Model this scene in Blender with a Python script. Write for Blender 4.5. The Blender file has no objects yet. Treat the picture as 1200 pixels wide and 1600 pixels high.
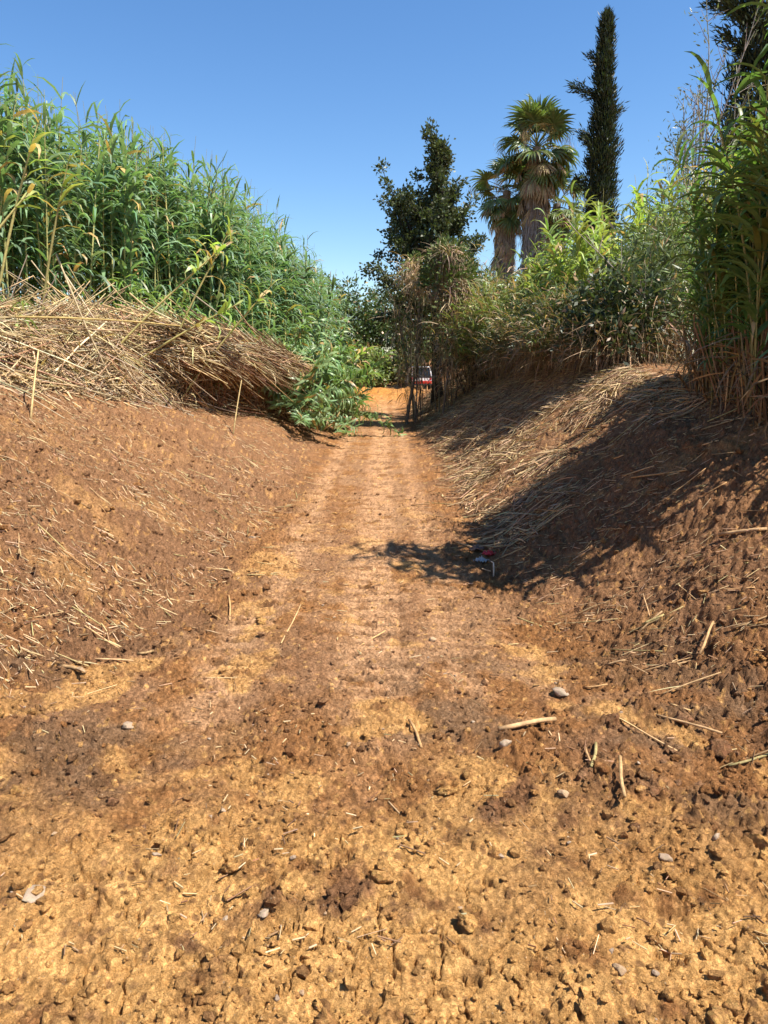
import bpy, math, random
import numpy as np
from mathutils import Matrix, Vector, Quaternion

rnd = random.Random(7)
R = np.random.default_rng(11)
PI = math.pi
S = bpy.context.scene
COL = S.collection

# ------------------------------------------------------------------ camera, sky, sun, exposure
PITCH = 11.4
cam_d = bpy.data.cameras.new('camera')
cam = bpy.data.objects.new('camera', cam_d)
COL.objects.link(cam)
cam.location = (0, 0, 2.0)
cam.rotation_euler = (math.radians(90 - PITCH), 0, 0)
cam_d.sensor_fit = 'VERTICAL'
cam_d.sensor_height = 36
cam_d.lens = 36 * 1164 / 1600
cam_d.clip_start = 0.05
cam_d.clip_end = 6000
S.camera = cam

SUN_EL, SUN_AZ = 58.0, -24.0          # azimuth measured from +X towards +Y
w = bpy.data.worlds.new('World')
S.world = w
w.use_nodes = True
nt = w.node_tree
sky = nt.nodes.new('ShaderNodeTexSky')
sky.sky_type = 'NISHITA'
sky.sun_disc = False
sky.sun_elevation = math.radians(SUN_EL)
sky.sun_rotation = math.radians(90 - SUN_AZ)
sky.altitude = 0
sky.air_density = 1.0
sky.dust_density = 0.2
sky.ozone_density = 2.6
bg = nt.nodes['Background']
hs = nt.nodes.new('ShaderNodeHueSaturation'); hs.inputs['Saturation'].default_value = 1.22; hs.inputs['Hue'].default_value = .503
nt.links.new(sky.outputs[0], hs.inputs['Color']); nt.links.new(hs.outputs[0], bg.inputs[0])
bg.inputs[1].default_value = 0.08

sl = bpy.data.lights.new('sun', 'SUN')
sl.energy = 4.2
sl.angle = math.radians(0.53)
sl.color = (1.0, 0.945, 0.86)
sun = bpy.data.objects.new('sun', sl)
COL.objects.link(sun)
sd = Vector((math.cos(math.radians(SUN_EL)) * math.cos(math.radians(SUN_AZ)),
             math.cos(math.radians(SUN_EL)) * math.sin(math.radians(SUN_AZ)), math.sin(math.radians(SUN_EL))))
sun.rotation_euler = sd.to_track_quat('Z', 'Y').to_euler()
sun.location = sd * 60

S.view_settings.view_transform = 'Standard'
S.view_settings.look = 'None'
S.view_settings.gamma = 1
S.view_settings.use_curve_mapping = False
S.view_settings.exposure = 1.26
S.cycles.max_bounces = 6
S.cycles.transparent_max_bounces = 4
S.cycles.use_denoising = True

# ------------------------------------------------------------------ numpy noise
def hsh(ix, iy, seed):
    a = (ix.astype(np.int64) * 374761393 + iy.astype(np.int64) * 668265263 + seed * 974711) & 0xFFFFFFFF
    a = ((a ^ (a >> 13)) * 1274126177) & 0xFFFFFFFF
    a = ((a ^ (a >> 16)) * 2246822519) & 0xFFFFFFFF
    return ((a ^ (a >> 15)) & 0xFFFFFF) / float(0x1000000)

def perlin(x, y, seed=0):
    x = np.asarray(x, float); y = np.asarray(y, float)
    xi = np.floor(x); yi = np.floor(y)
    xf = x - xi; yf = y - yi
    u = xf * xf * xf * (xf * (xf * 6 - 15) + 10); v = yf * yf * yf * (yf * (yf * 6 - 15) + 10)
    def g(dx, dy):
        a = hsh(xi + dx, yi + dy, seed) * 2 * PI
        return np.cos(a) * (xf - dx) + np.sin(a) * (yf - dy)
    a = g(0, 0); b = g(1, 0); c = g(0, 1); d = g(1, 1)
    return ((a + (b - a) * u) + ((c + (d - c) * u) - (a + (b - a) * u)) * v) * 1.5

def fbm(x, y, o=4, seed=0, gain=.5):
    s = 0; a = 1; f = 1
    for k in range(o):
        s = s + a * perlin(np.asarray(x) * f + 17.3 * k, np.asarray(y) * f - 9.1 * k, seed + k)
        a *= gain; f *= 2.03
    return s

def worley(x, y, seed=0):
    x = np.asarray(x, float); y = np.asarray(y, float)
    xi = np.floor(x); yi = np.floor(y)
    f1 = np.full(x.shape, 9.); f2 = np.full(x.shape, 9.); cid = np.zeros(x.shape)
    for dx in (-1, 0, 1):
        for dy in (-1, 0, 1):
            cx = xi + dx; cy = yi + dy
            h = hsh(cx, cy, seed)
            d = np.hypot(cx + .1 + .8 * h - x, cy + .1 + .8 * hsh(cx, cy, seed + 5) - y)
            m = d < f1
            f2 = np.where(m, f1, np.minimum(f2, d))
            cid = np.where(m, hsh(cx, cy, seed + 9), cid)
            f1 = np.where(m, d, f1)
    return f1, f2, cid

def sst(a, b, x):
    t = np.clip((np.asarray(x, float) - a) / (b - a), 0, 1)
    return t * t * (3 - 2 * t)

def lerp(a, b, t): return a + (b - a) * t

# ------------------------------------------------------------------ terrain shape
def toe_l(y):
    y = np.asarray(y, float)
    return -1.22 - .30 * np.clip(6 - y, 0, 4.5) ** 1.05 + .10 * perlin(y * .35, 0 * y + 3, 41) - .05 * np.clip(y - 34, 0, 20)

def toe_r(y):
    y = np.asarray(y, float)
    return .80 + .19 * np.clip(8 - y, 0, 7) + .10 * perlin(y * .4, 0 * y + 8, 43) + 2.6 * sst(34, 43, y)

def smin(a, b, k):
    h = np.clip(.5 + .5 * (b - a) / k, 0, 1)
    return b + (a - b) * h - k * h * (1 - h)

def base_h(x, y):
    x = np.asarray(x, float); y = np.asarray(y, float)
    sl_ = np.clip(toe_l(y) - x, 0, None); sr_ = np.clip(x - toe_r(y), 0, None)
    slope_r = lerp(.42, .66, sst(3, 6.5, y)); slope_l = .5
    soft = lambda s: np.where(s < .8, s * s / 1.6, s - .4)
    zl = smin(slope_l * soft(sl_) * 1.08, 2.25 + 0 * x, .7)
    zr = smin(slope_r * soft(sr_) * 1.08, lerp(1.72, 1.95, sst(9, 16, y)), .5)
    z = np.where(x < 0, zl, zr)
    z = np.where(x < 0, z, np.maximum(z, 0))
    z = z + (.52 + .22 * fbm(x * .9, y * .9, 3, 5)) * np.exp(-((x + .4) / 2.9) ** 4 - ((y - 41.5) / 6.5) ** 2)
    z = z + 2.6 * sst(49, 66, y) * np.exp(-(x / 14.) ** 2)
    z = z + (perlin(x * .35, y * .35, 3) * .12 + perlin(x * .9, y * .9, 4) * .09 + np.abs(perlin(x * 1.9, y * 1.7, 6)) * .07) * sst(0, 3, np.abs(x) + 0.6)
    return np.maximum(z, -.12)

def masks(x, y):
    """soil kinds: clay (ochre), track (pressed), straw ground, and cloddy roughness"""
    tl = toe_l(y); tr = toe_r(y)
    n = fbm(x * .9, y * .9, 4, 21)
    inside = sst(-.15, .35, x - tl + n * .15) * sst(-.15, .35, tr - x + n * .15)
    near = sst(3.7, 2.4, y + n * .9 - .35 * np.abs(x + .3) * 0)
    clay = np.clip(near * sst(-.3, .2, n + fbm(x * 3.1, y * 3.1, 3, 22) * .6 + .32 - .55 * sst(.55, 1.5, x) * sst(2.0, 2.7, y) + .6 * sst(3.1, 2.2, y)), 0, 1)
    left_ = sst(.1, -.5, x - tl); right_ = sst(.1, -.5, tr - x)
    clay = np.maximum(clay, sst(.34, .6, fbm(x * 1.4 + 3, y * 1.4, 3, 23) + .14 * (x < 0)) * sst(14, 4, y) * (.75 - .4 * np.clip(left_ + right_, 0, 1)))
    track = inside * sst(3.0, 4.6, y + n * .6)
    left = sst(.1, -.5, x - tl); right = sst(.1, -.5, tr - x)
    rough = np.clip(.25 + .55 * sst(-.2, .5, fbm(x * 1.3, y * 1.3, 3, 24)) + .55 * right * sst(9, 3.5, y) + .55 * left, 0, 1) * (1 - .88 * track * sst(3.4, 5, y))
    rough = np.maximum(rough, np.exp(-((x - tl) / .25) ** 2) * .9 * sst(3, 5, y))
    rough = np.maximum(rough, np.exp(-((x - tr) / .25) ** 2) * .9)
    return clay, track, left, right, rough

def tread_band(x, y):
    c1 = -1.0 + .05 * perlin(y * .3, 0 * y, 51); c2 = -.08 + .06 * perlin(y * .3, 0 * y + 9, 52); c3 = .48 + .05 * perlin(y * .3, 0 * y + 4, 53)
    b = np.exp(-((x - c1) / .17) ** 4) + np.exp(-((x - c2) / .24) ** 4) + .6 * np.exp(-((x - c3) / .14) ** 4)
    return np.clip(b, 0, 1)

def disp(x, y, fine=True):
    clay, track, left, right, rough = masks(x, y)
    dfade = 1 / (1 + (np.clip(y, 0, 80) / 22.) ** 2)
    z = fbm(x * 2.3, y * 2.3, 4, 31) * .030 * (1 - .75 * track)
    if not fine: return z * dfade
    wx = x + .035 * fbm(x * 11, y * 11, 3, 61); wy = y + .035 * fbm(x * 11 + 5, y * 11, 3, 62)
    # clods at three sizes
    for sc, amp, sd_, dens in ((7., .046, 71, .30), (16., .034, 73, .6), (36., .020, 75, .9)):
        f1, f2, cid = worley(wx * sc, wy * sc, sd_)
        r = .30 + .34 * ((cid * 7.13) % 1)
        edge = np.minimum(np.clip((f2 - f1) * 3.2, 0, 1), np.clip((r - f1) * 4.5, 0, 1))
        bump = edge * (.75 + .5 * perlin(wx * sc * 2.3, wy * sc * 2.3, sd_ + 1))
        on = sst(1 - dens * rough - .12, 1 - dens * rough + .02, cid)
        z = z + bump * on * amp * (.5 + .7 * ((cid * 3.7) % 1)) * (1 - .72 * clay)
    # lumpy crumb texture
    z = z + np.abs(fbm(x * 13, y * 13, 4, 33)) * .020 * (.35 + rough) * (1 - .6 * clay) + fbm(x * 38, y * 38, 2, 34) * .0045
    # drying cracks in the clay, jagged
    jx = x + .035 * fbm(x * 14, y * 14, 3, 63) + .05 * perlin(x * 4, y * 4, 66); jy = y + .035 * fbm(x * 14 + 7, y * 14, 3, 64) + .05 * perlin(x * 4, y * 4 + 9, 67)
    f1, f2, cid = worley(jx * 6.2, jy * 6.2, 81)
    g1 = sst(.085, .025, f2 - f1) * sst(.2, .5, fbm(x * 2, y * 2, 2, 82) + .5)
    f1b, f2b, cidb = worley(jx * 15, jy * 15, 83)
    g2 = sst(.12, .03, f2b - f1b) * sst(.0, .35, fbm(x * 3, y * 3, 2, 85))
    plate = (cid - .5) * .020 + (cidb - .5) * .012
    z = z + clay * sst(.2, .6, clay) * (plate * .8 - g1 * .032 - g2 * .012)
    # deep gaps
    hole = sst(.42, .72, fbm(x * 5.5, y * 5.5, 3, 91)) * rough
    z = z - hole * .04 * (1 - .85 * clay)
    # tread imprints
    tb = tread_band(x, y) * track
    brk = sst(-.6, .0, fbm(x * 1.6, y * .9, 3, 92))
    ph = (y + .02 * perlin(x * 3, y * 2, 93)) / .20
    fr = np.abs((ph % 1) - .5) * 2
    z = z + tb * brk * (-.075 * sst(.42, .2, fr) * sst(-.5, .2, fbm(x * 6, y * 6, 2, 94)) - .012)
    z = z + track * .006 * np.abs(fbm(x * 13, y * 13, 3, 99))
    # long ruts
    for cx, wd, dp in ((-.62, .05, .018), (.20, .04, .022), (.68, .05, .016), (.12, .03, .02)):
        z = z - dp * np.exp(-((x - cx - .06 * perlin(y * .6, 0 * y + cx, 95)) / wd) ** 2) * sst(1.5, 3.5, y) * sst(-.3, .3, perlin(y * .8, 0 * y + cx * 9, 96))
    # run-off streaks down the banks
    bank = np.clip(left + right, 0, 1)
    z = z + left * .03 * np.clip(fbm(x * 6, y * 6, 4, 101), -.2, 1)
    z = z + bank * (.012 * fbm(x * 1.4, y * 3.5, 3, 97) + (.034 - .018 * right) * np.abs(fbm(x * 4, y * 5, 4, 98)) + .016 * np.sin(2 * PI * (y + .5 * x) / .38) * sst(-.1, .4, fbm(x * .7, y * .7, 2, 102)) + .018 * fbm(x * 15, y * 15, 3, 100))
    return z * dfade

def ground_z(x, y):
    x = np.atleast_1d(np.asarray(x, float)); y = np.atleast_1d(np.asarray(y, float))
    return base_h(x, y) + disp(x, y)

def gz(x, y): return float(ground_z(x, y)[0])

OCHRE = np.array((.635, .335, .112)); BROWN = np.array((.235, .112, .050)); RED = np.array((.335, .150, .052))
TAN = np.array((.44, .24, .118)); GREY = np.array((.29, .165, .085)); ORANGE = np.array((.47, .20, .045)); BANK = np.array((.31, .158, .076))

def soil_tint(x, y):
    clay, track, left, right, rough = masks(x, y)
    n1 = fbm(x * 1.1, y * 1.1, 4, 121); n2 = fbm(x * 4.3, y * 4.3, 4, 122); n3 = fbm(x * 17, y * 17, 3, 123)
    c = RED[None] + (BROWN - RED)[None] * sst(-.3, .45, n1 + .3 * n2)[:, None]
    c = lerp(c, BANK[None], (.75 * np.clip(left + right, 0, 1) * sst(3, 6, y))[:, None])
    c = lerp(c, TAN[None], (.72 * track * sst(-.6, .2, n2 * .7 + n1))[:, None])
    c = lerp(c, BROWN[None] * 1.25, (.6 * track * sst(.0, .5, fbm(x * 2.6, y * .55, 4, 125)))[:, None])
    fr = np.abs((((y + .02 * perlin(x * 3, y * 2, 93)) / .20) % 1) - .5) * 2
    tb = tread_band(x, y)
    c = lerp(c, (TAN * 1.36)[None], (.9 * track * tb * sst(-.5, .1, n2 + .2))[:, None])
    c = lerp(c, (TAN * .55)[None], (.75 * track * tb * sst(.5, .25, fr) * sst(-.6, .0, fbm(x * 1.6, y * .9, 3, 92)) * sst(-.6, .1, n3))[:, None])  # groove shade painted into the tint, between the pale pressed bars
    c = lerp(c, GREY[None] * .72, (.7 * sst(.05, .5, fbm(x * .9 + 9, y * 1.1, 5, 126) + .3 * n2) * sst(6, 4, y) * (1 - clay))[:, None])
    c = lerp(c, OCHRE[None], (clay * sst(-.7, .1, n2 + .25))[:, None])
    c = lerp(c, ORANGE[None], (np.exp(-((x + .5) / 3.2) ** 2 - ((y - 40) / 6) ** 2) * 1.0)[:, None])
    # loose crumbs and stones of other soil
    f1, f2, cid = worley(x * 24, y * 24, 131)
    c = lerp(c, (OCHRE * 1.05)[None], (sst(.86, .9, cid) * sst(.42, .3, f1) * .7)[:, None])
    c = lerp(c, (BROWN * .8)[None], (sst(.14, .1, cid) * sst(.42, .3, f1) * .7)[:, None])
    c = c * (1 + .22 * n3 + .10 * n2)[:, None]
    far = sst(60, 140, y)[:, None]
    return np.clip(lerp(c, np.array((.16, .15, .06))[None], far), .01, .8)

# ------------------------------------------------------------------ mesh helpers
class MB:
    def __init__(s): s.V = []; s.Q = []; s.T = []; s.C = []; s.n = 0
    def add(s, V, Q=None, T=None, C=(.3, .3, .3)):
        V = np.asarray(V, float).reshape(-1, 3)
        if Q is not None and len(Q): s.Q.append(np.asarray(Q, np.int64).reshape(-1, 4) + s.n)
        if T is not None and len(T): s.T.append(np.asarray(T, np.int64).reshape(-1, 3) + s.n)
        C = np.asarray(C, float)
        s.C.append(np.broadcast_to(C, (len(V), 3)) if C.ndim == 1 else C)
        s.V.append(V); s.n += len(V)
        return s
    def mesh(s, name, mat, smooth=True):
        V = np.concatenate(s.V); C = np.concatenate(s.C)
        Q = np.concatenate(s.Q) if s.Q else np.zeros((0, 4), np.int64)
        T = np.concatenate(s.T) if s.T else np.zeros((0, 3), np.int64)
        me = bpy.data.meshes.new(name)
        me.vertices.add(len(V)); me.vertices.foreach_set('co', V.astype(np.float32).ravel())
        L = np.concatenate([Q.ravel(), T.ravel()])
        me.loops.add(len(L)); me.loops.foreach_set('vertex_index', L.astype(np.int32))
        st = np.concatenate([np.arange(len(Q)) * 4, len(Q) * 4 + np.arange(len(T)) * 3])
        me.polygons.add(len(st)); me.polygons.foreach_set('loop_start', st.astype(np.int32))
        me.polygons.foreach_set('use_smooth', np.full(len(st), smooth))
        at = me.attributes.new('tint', 'FLOAT_COLOR', 'POINT')
        at.data.foreach_set('color', np.concatenate([np.clip(C, 0, 1), np.ones((len(C), 1))], 1).astype(np.float32).ravel())
        me.materials.append(mat)
        me.update(calc_edges=True)
        return me
    def build(s, name, mat, parent=None, smooth=True, kind=None, loc=None):
        o = bpy.data.objects.new(name, s.mesh(name, mat, smooth))
        COL.objects.link(o)
        if parent is not None: o.parent = parent
        if kind: o['kind'] = kind
        if loc is not None: o.location = loc
        return o

def tag(o, label, cat=None, group=None, kind=None):
    o['label'] = label
    if cat: o['category'] = cat
    if group: o['group'] = group
    if kind: o['kind'] = kind
    return o

def thing(name, label, cat, loc=(0, 0, 0), group=None, rotz=0):
    o = bpy.data.objects.new(name, None)
    o.empty_display_size = .2
    COL.objects.link(o); o.location = loc; o.rotation_euler = (0, 0, rotz)
    return tag(o, label, cat, group)

def link(name, me, parent=None, mw=None, kind=None):
    o = bpy.data.objects.new(name, me); COL.objects.link(o)
    if parent is not None: o.parent = parent
    if mw is not None: o.matrix_basis = mw
    if kind: o['kind'] = kind
    return o

def copy_tree(o, parent=None):
    c = o.copy(); COL.objects.link(c)
    if parent is not None: c.parent = parent
    for ch in list(o.children): copy_tree(ch, c)
    return c

def jit(c, n, a=.15, hue=.06):
    """n colours scattered about c"""
    c = np.asarray(c, float)
    v = 1 + R.normal(0, a, (n, 1)); h = 1 + R.normal(0, hue, (n, 3))
    return np.clip(c[None] * v * h, .004, .85)

def ribbons(mb, P, az, el, L, W, droop, nseg=4, roll=0., col=(.1, .15, .05), taper=.35, fold=False):
    """curved strap leaves: base points, heading, start elevation, length, width, total downward bend"""
    P = np.asarray(P, float).reshape(-1, 3); N = len(P)
    b = lambda a: np.broadcast_to(np.asarray(a, float), (N,))
    az, el, L, W, droop, roll = map(b, (az, el, L, W, droop, roll))
    t = np.linspace(0, 1, nseg + 1)
    ang = el[:, None] - droop[:, None] * t[None] ** 1.4
    am = (ang[:, 1:] + ang[:, :-1]) / 2
    step = (L / nseg)[:, None]
    hx = np.concatenate([np.zeros((N, 1)), np.cumsum(np.cos(am) * step, 1)], 1)
    hz = np.concatenate([np.zeros((N, 1)), np.cumsum(np.sin(am) * step, 1)], 1)
    ca, sa = np.cos(az)[:, None], np.sin(az)[:, None]
    c = np.stack([P[:, :1] + hx * ca, P[:, 1:2] + hx * sa, P[:, 2:3] + hz], -1)
    lat = np.stack([-sa * np.ones_like(ang), ca * np.ones_like(ang), 0 * ang], -1)
    nor = np.stack([-np.sin(ang) * ca, -np.sin(ang) * sa, np.cos(ang)], -1)
    cr, sr = np.cos(roll)[:, None, None], np.sin(roll)[:, None, None]
    side = lat * cr + nor * sr
    prof = np.interp(t, [0, taper * .6, taper, .7, 1], [.55, .95, 1, .66, .04])
    wv = (W[:, None] / 2 * prof[None])[:, :, None]
    if fold:
        up = (nor * cr - lat * sr) * wv * .45
        V = np.stack([c - side * wv + up, c, c + side * wv + up], 2); k = 3
    else:
        V = np.stack([c - side * wv, c + side * wv], 2); k = 2
    idx = np.arange(N * (nseg + 1) * k).reshape(N, nseg + 1, k)
    Q = [np.stack([idx[:, :-1, j], idx[:, :-1, j + 1], idx[:, 1:, j + 1], idx[:, 1:, j]], -1).reshape(-1, 4) for j in range(k - 1)]
    col = np.asarray(col, float)
    C = np.broadcast_to(col, (N, 3)) if col.ndim == 1 else col
    mb.add(V, Q=np.concatenate(Q), C=np.repeat(C, (nseg + 1) * k, 0))
    return c[:, -1]

def tubes(mb, pts, rad, k=5, col=(.2, .15, .1), cap=False):
    """many tubes at once: pts (N,m,3), rad (N,m)"""
    pts = np.asarray(pts, float)
    if pts.ndim == 2: pts = pts[None]
    N, m, _ = pts.shape
    rad = np.broadcast_to(np.asarray(rad, float), (N, m))
    tg = np.gradient(pts, axis=1)
    tg /= np.linalg.norm(tg, axis=-1, keepdims=True) + 1e-9
    ref = np.where(np.abs(tg[..., 2:3]) > .8, np.array([1., 0, 0]), np.array([0, 0, 1.]))
    ref = np.broadcast_to(ref[:, :1], tg.shape)
    u = np.cross(tg, ref); u /= np.linalg.norm(u, axis=-1, keepdims=True) + 1e-9
    v = np.cross(tg, u)
    a = np.arange(k) * 2 * PI / k
    V = pts[:, :, None] + rad[:, :, None, None] * (np.cos(a)[None, None, :, None] * u[:, :, None] + np.sin(a)[None, None, :, None] * v[:, :, None])
    idx = np.arange(N * m * k).reshape(N, m, k); nx = np.roll(idx, -1, 2)
    Q = np.stack([idx[:, :-1], nx[:, :-1], nx[:, 1:], idx[:, 1:]], -1).reshape(-1, 4)
    T = None
    if cap:
        T = np.concatenate([np.stack([idx[:, -1, 0], idx[:, -1, j], idx[:, -1, j + 1]], -1) for j in range(1, k - 1)] +
                           [np.stack([idx[:, 0, 0], idx[:, 0, j + 1], idx[:, 0, j]], -1) for j in range(1, k - 1)])
    col = np.asarray(col, float)
    C = col if col.ndim == 1 else np.repeat(col, m * k, 0)
    mb.add(V, Q=Q, T=T, C=C)

def blades(mb, P, D, U, L, W, col):
    """flat pointed leaves (diamonds): base, direction, side, length, width"""
    P = np.asarray(P, float); N = len(P)
    D = D / (np.linalg.norm(D, axis=1, keepdims=True) + 1e-9)
    U = np.cross(D, U); U /= np.linalg.norm(U, axis=1, keepdims=True) + 1e-9
    nr = np.cross(D, U)
    L = np.broadcast_to(np.asarray(L, float), (N,))[:, None]; W = np.broadcast_to(np.asarray(W, float), (N,))[:, None]
    V = np.stack([P, P + D * L * .45 + U * W * .5 + nr * W * .1, P + D * L, P + D * L * .45 - U * W * .5 + nr * W * .1], 1)
    q = np.arange(N * 4).reshape(N, 4)
    mb.add(V, Q=q, C=np.repeat(col, 4, 0))

def rand_dir(n):
    d = R.normal(0, 1, (n, 3)); return d / np.linalg.norm(d, axis=1, keepdims=True)

def ico(sub):
    import bmesh
    bm = bmesh.new(); bmesh.ops.create_icosphere(bm, subdivisions=sub, radius=1)
    V = np.array([v.co[:] for v in bm.verts]); T = np.array([[v.index for v in f.verts] for f in bm.faces]); bm.free()
    return V, T

def box(mb, c, s, col, bev=.0):
    """box with chamfered vertical and horizontal edges"""
    import bmesh
    bm = bmesh.new(); bmesh.ops.create_cube(bm, size=1)
    for v in bm.verts: v.co = Vector((v.co.x * s[0], v.co.y * s[1], v.co.z * s[2])) + Vector(c)
    if bev: bmesh.ops.bevel(bm, geom=bm.edges[:], offset=bev, segments=2, affect='EDGES', profile=.5)
    bm.verts.index_update()
    V = np.array([v.co[:] for v in bm.verts]); 
    bmesh.ops.triangulate(bm, faces=bm.faces[:])
    T = np.array([[v.index for v in f.verts] for f in bm.faces]); bm.free()
    mb.add(V, T=T, C=col)

# ------------------------------------------------------------------ materials
def mat_base(name):
    m = bpy.data.materials.new(name); m.use_nodes = True
    n = m.node_tree.nodes; l = m.node_tree.links
    return m, n, l, n['Principled BSDF']

def mat_soil():
    m, n, l, p = mat_base('dry_soil')
    a = n.new('ShaderNodeAttribute'); a.attribute_name = 'tint'
    tc = n.new('ShaderNodeNewGeometry')
    def noise(sc, det=6, rough=.6):
        t = n.new('ShaderNodeTexNoise'); t.inputs['Scale'].default_value = sc; t.inputs['Detail'].default_value = det; t.inputs['Roughness'].default_value = rough
        l.new(tc.outputs['Position'], t.inputs['Vector']); return t
    def mix(blend, f, c1, c2):
        x = n.new('ShaderNodeMix'); x.data_type = 'RGBA'; x.blend_type = blend; x.inputs[0].default_value = f if isinstance(f, float) else 1
        if not isinstance(f, float): l.new(f, x.inputs[0])
        l.new(c1, x.inputs[6])
        if isinstance(c2, tuple): x.inputs[7].default_value = (*c2, 1)
        else: l.new(c2, x.inputs[7])
        return x.outputs[2]
    def ramp(src, lo, hi, a_, b_):
        r = n.new('ShaderNodeMapRange'); r.inputs[1].default_value = lo; r.inputs[2].default_value = hi; r.inputs[3].default_value = a_; r.inputs[4].default_value = b_
        l.new(src, r.inputs[0]); return r.outputs[0]
    f1 = noise(55, 5, .7); f2 = noise(260, 3, .6); f3 = noise(9, 5, .65)
    comb = n.new('ShaderNodeCombineColor')
    for k, (lo, hi) in enumerate(((.72, 1.27), (.69, 1.30), (.64, 1.34))): l.new(ramp(f1.outputs[0], .3, .72, lo, hi), comb.inputs[k])
    c = mix('MULTIPLY', 1.0, a.outputs['Color'], comb.outputs[0])
    comb2 = n.new('ShaderNodeCombineColor')
    for k, (lo, hi) in enumerate(((.80, 1.2), (.79, 1.22), (.76, 1.25))): l.new(ramp(f2.outputs[0], .3, .7, lo, hi), comb2.inputs[k])
    c = mix('MULTIPLY', 1.0, c, comb2.outputs[0])
    comb3 = n.new('ShaderNodeCombineColor')
    for k, (lo, hi) in enumerate(((.85, 1.14), (.82, 1.18), (.78, 1.22))): l.new(ramp(f3.outputs[0], .32, .68, lo, hi), comb3.inputs[k])
    c = mix('MULTIPLY', 1.0, c, comb3.outputs[0])
    # pale grit
    v = n.new('ShaderNodeTexVoronoi'); v.inputs['Scale'].default_value = 85; l.new(tc.outputs['Position'], v.inputs['Vector'])
    sepc = n.new('ShaderNodeSeparateColor'); l.new(v.outputs['Color'], sepc.inputs[0])
    mm = n.new('ShaderNodeMath'); mm.operation = 'MULTIPLY'
    l.new(ramp(sepc.outputs[0], .9, .93, 0, .55), mm.inputs[0]); l.new(ramp(v.outputs['Distance'], .28, .18, 0, 1), mm.inputs[1])
    c = mix('MIX', mm.outputs[0], c, (.52, .40, .26))
    l.new(c, p.inputs['Base Color'])
    p.inputs['Roughness'].default_value = .95; p.inputs['Specular IOR Level'].default_value = .15
    def vor(sc, feat='F1'):
        v_ = n.new('ShaderNodeTexVoronoi'); v_.inputs['Scale'].default_value = sc; v_.feature = feat
        wv = n.new('ShaderNodeVectorMath'); wv.operation = 'MULTIPLY_ADD'; wv.inputs[1].default_value = (.05, .05, .05)
        l.new(f1.outputs['Color'], wv.inputs[0]); l.new(tc.outputs['Position'], wv.inputs[2]); l.new(wv.outputs[0], v_.inputs['Vector']); return v_
    v1 = vor(34); v2 = vor(90); v3 = vor(26, 'DISTANCE_TO_EDGE')
    nrm = None
    for src, st_, di, inv in ((f1.outputs[0], 1.0, .022, False), (v1.outputs['Distance'], .65, .018, True), (v2.outputs['Distance'], .7, .008, True), (f2.outputs[0], .8, .005, False), (ramp(v3.outputs['Distance'], 0, .05, 0, 1), .7, .008, False)):
        b_ = n.new('ShaderNodeBump'); b_.inputs['Strength'].default_value = st_; b_.inputs['Distance'].default_value = di; b_.invert = inv
        l.new(src, b_.inputs['Height'])
        if nrm is not None: l.new(nrm, b_.inputs['Normal'])
        nrm = b_.outputs[0]
    l.new(nrm, p.inputs['Normal'])
    return m

def mat_tint(name, rough=.6, trans=0., spec=.3, scale=30., amt=.25, rndv=.18, bump=0.):
    """colour from the mesh's own tint, broken up by noise; leaves also pass light"""
    m, n, l, p = mat_base(name)
    a = n.new('ShaderNodeAttribute'); a.attribute_name = 'tint'
    g = n.new('ShaderNodeTexCoord')
    t = n.new('ShaderNodeTexNoise'); t.inputs['Scale'].default_value = scale; t.inputs['Detail'].default_value = 4
    l.new(g.outputs['Object'], t.inputs['Vector'])
    r = n.new('ShaderNodeMapRange'); r.inputs[1].default_value = .3; r.inputs[2].default_value = .7; r.inputs[3].default_value = 1 - amt; r.inputs[4].default_value = 1 + amt
    l.new(t.outputs[0], r.inputs[0])
    oi = n.new('ShaderNodeObjectInfo')
    r2 = n.new('ShaderNodeMapRange'); r2.inputs[3].default_value = 1 - rndv; r2.inputs[4].default_value = 1 + rndv
    l.new(oi.outputs['Random'], r2.inputs[0])
    mu = n.new('ShaderNodeMath'); mu.operation = 'MULTIPLY'; l.new(r.outputs[0], mu.inputs[0]); l.new(r2.outputs[0], mu.inputs[1])
    x = n.new('ShaderNodeVectorMath'); x.operation = 'SCALE'; l.new(a.outputs['Color'], x.inputs[0]); l.new(mu.outputs[0], x.inputs['Scale'])
    l.new(x.outputs[0], p.inputs['Base Color'])
    p.inputs['Roughness'].default_value = rough; p.inputs['Specular IOR Level'].default_value = spec
    if bump:
        b = n.new('ShaderNodeBump'); b.inputs['Strength'].default_value = bump; b.inputs['Distance'].default_value = .01
        l.new(t.outputs[0], b.inputs['Height']); l.new(b.outputs[0], p.inputs['Normal'])
    if trans:
        tr = n.new('ShaderNodeBsdfTranslucent')
        y = n.new('ShaderNodeVectorMath'); y.operation = 'MULTIPLY'; y.inputs[1].default_value = (1.5, 1.6, .7)
        l.new(x.outputs[0], y.inputs[0]); l.new(y.outputs[0], tr.inputs[0])
        ms = n.new('ShaderNodeMixShader'); ms.inputs[0].default_value = trans
        l.new(p.outputs[0], ms.inputs[1]); l.new(tr.outputs[0], ms.inputs[2]); l.new(ms.outputs[0], n['Material Output'].inputs[0])
    return m

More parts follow.
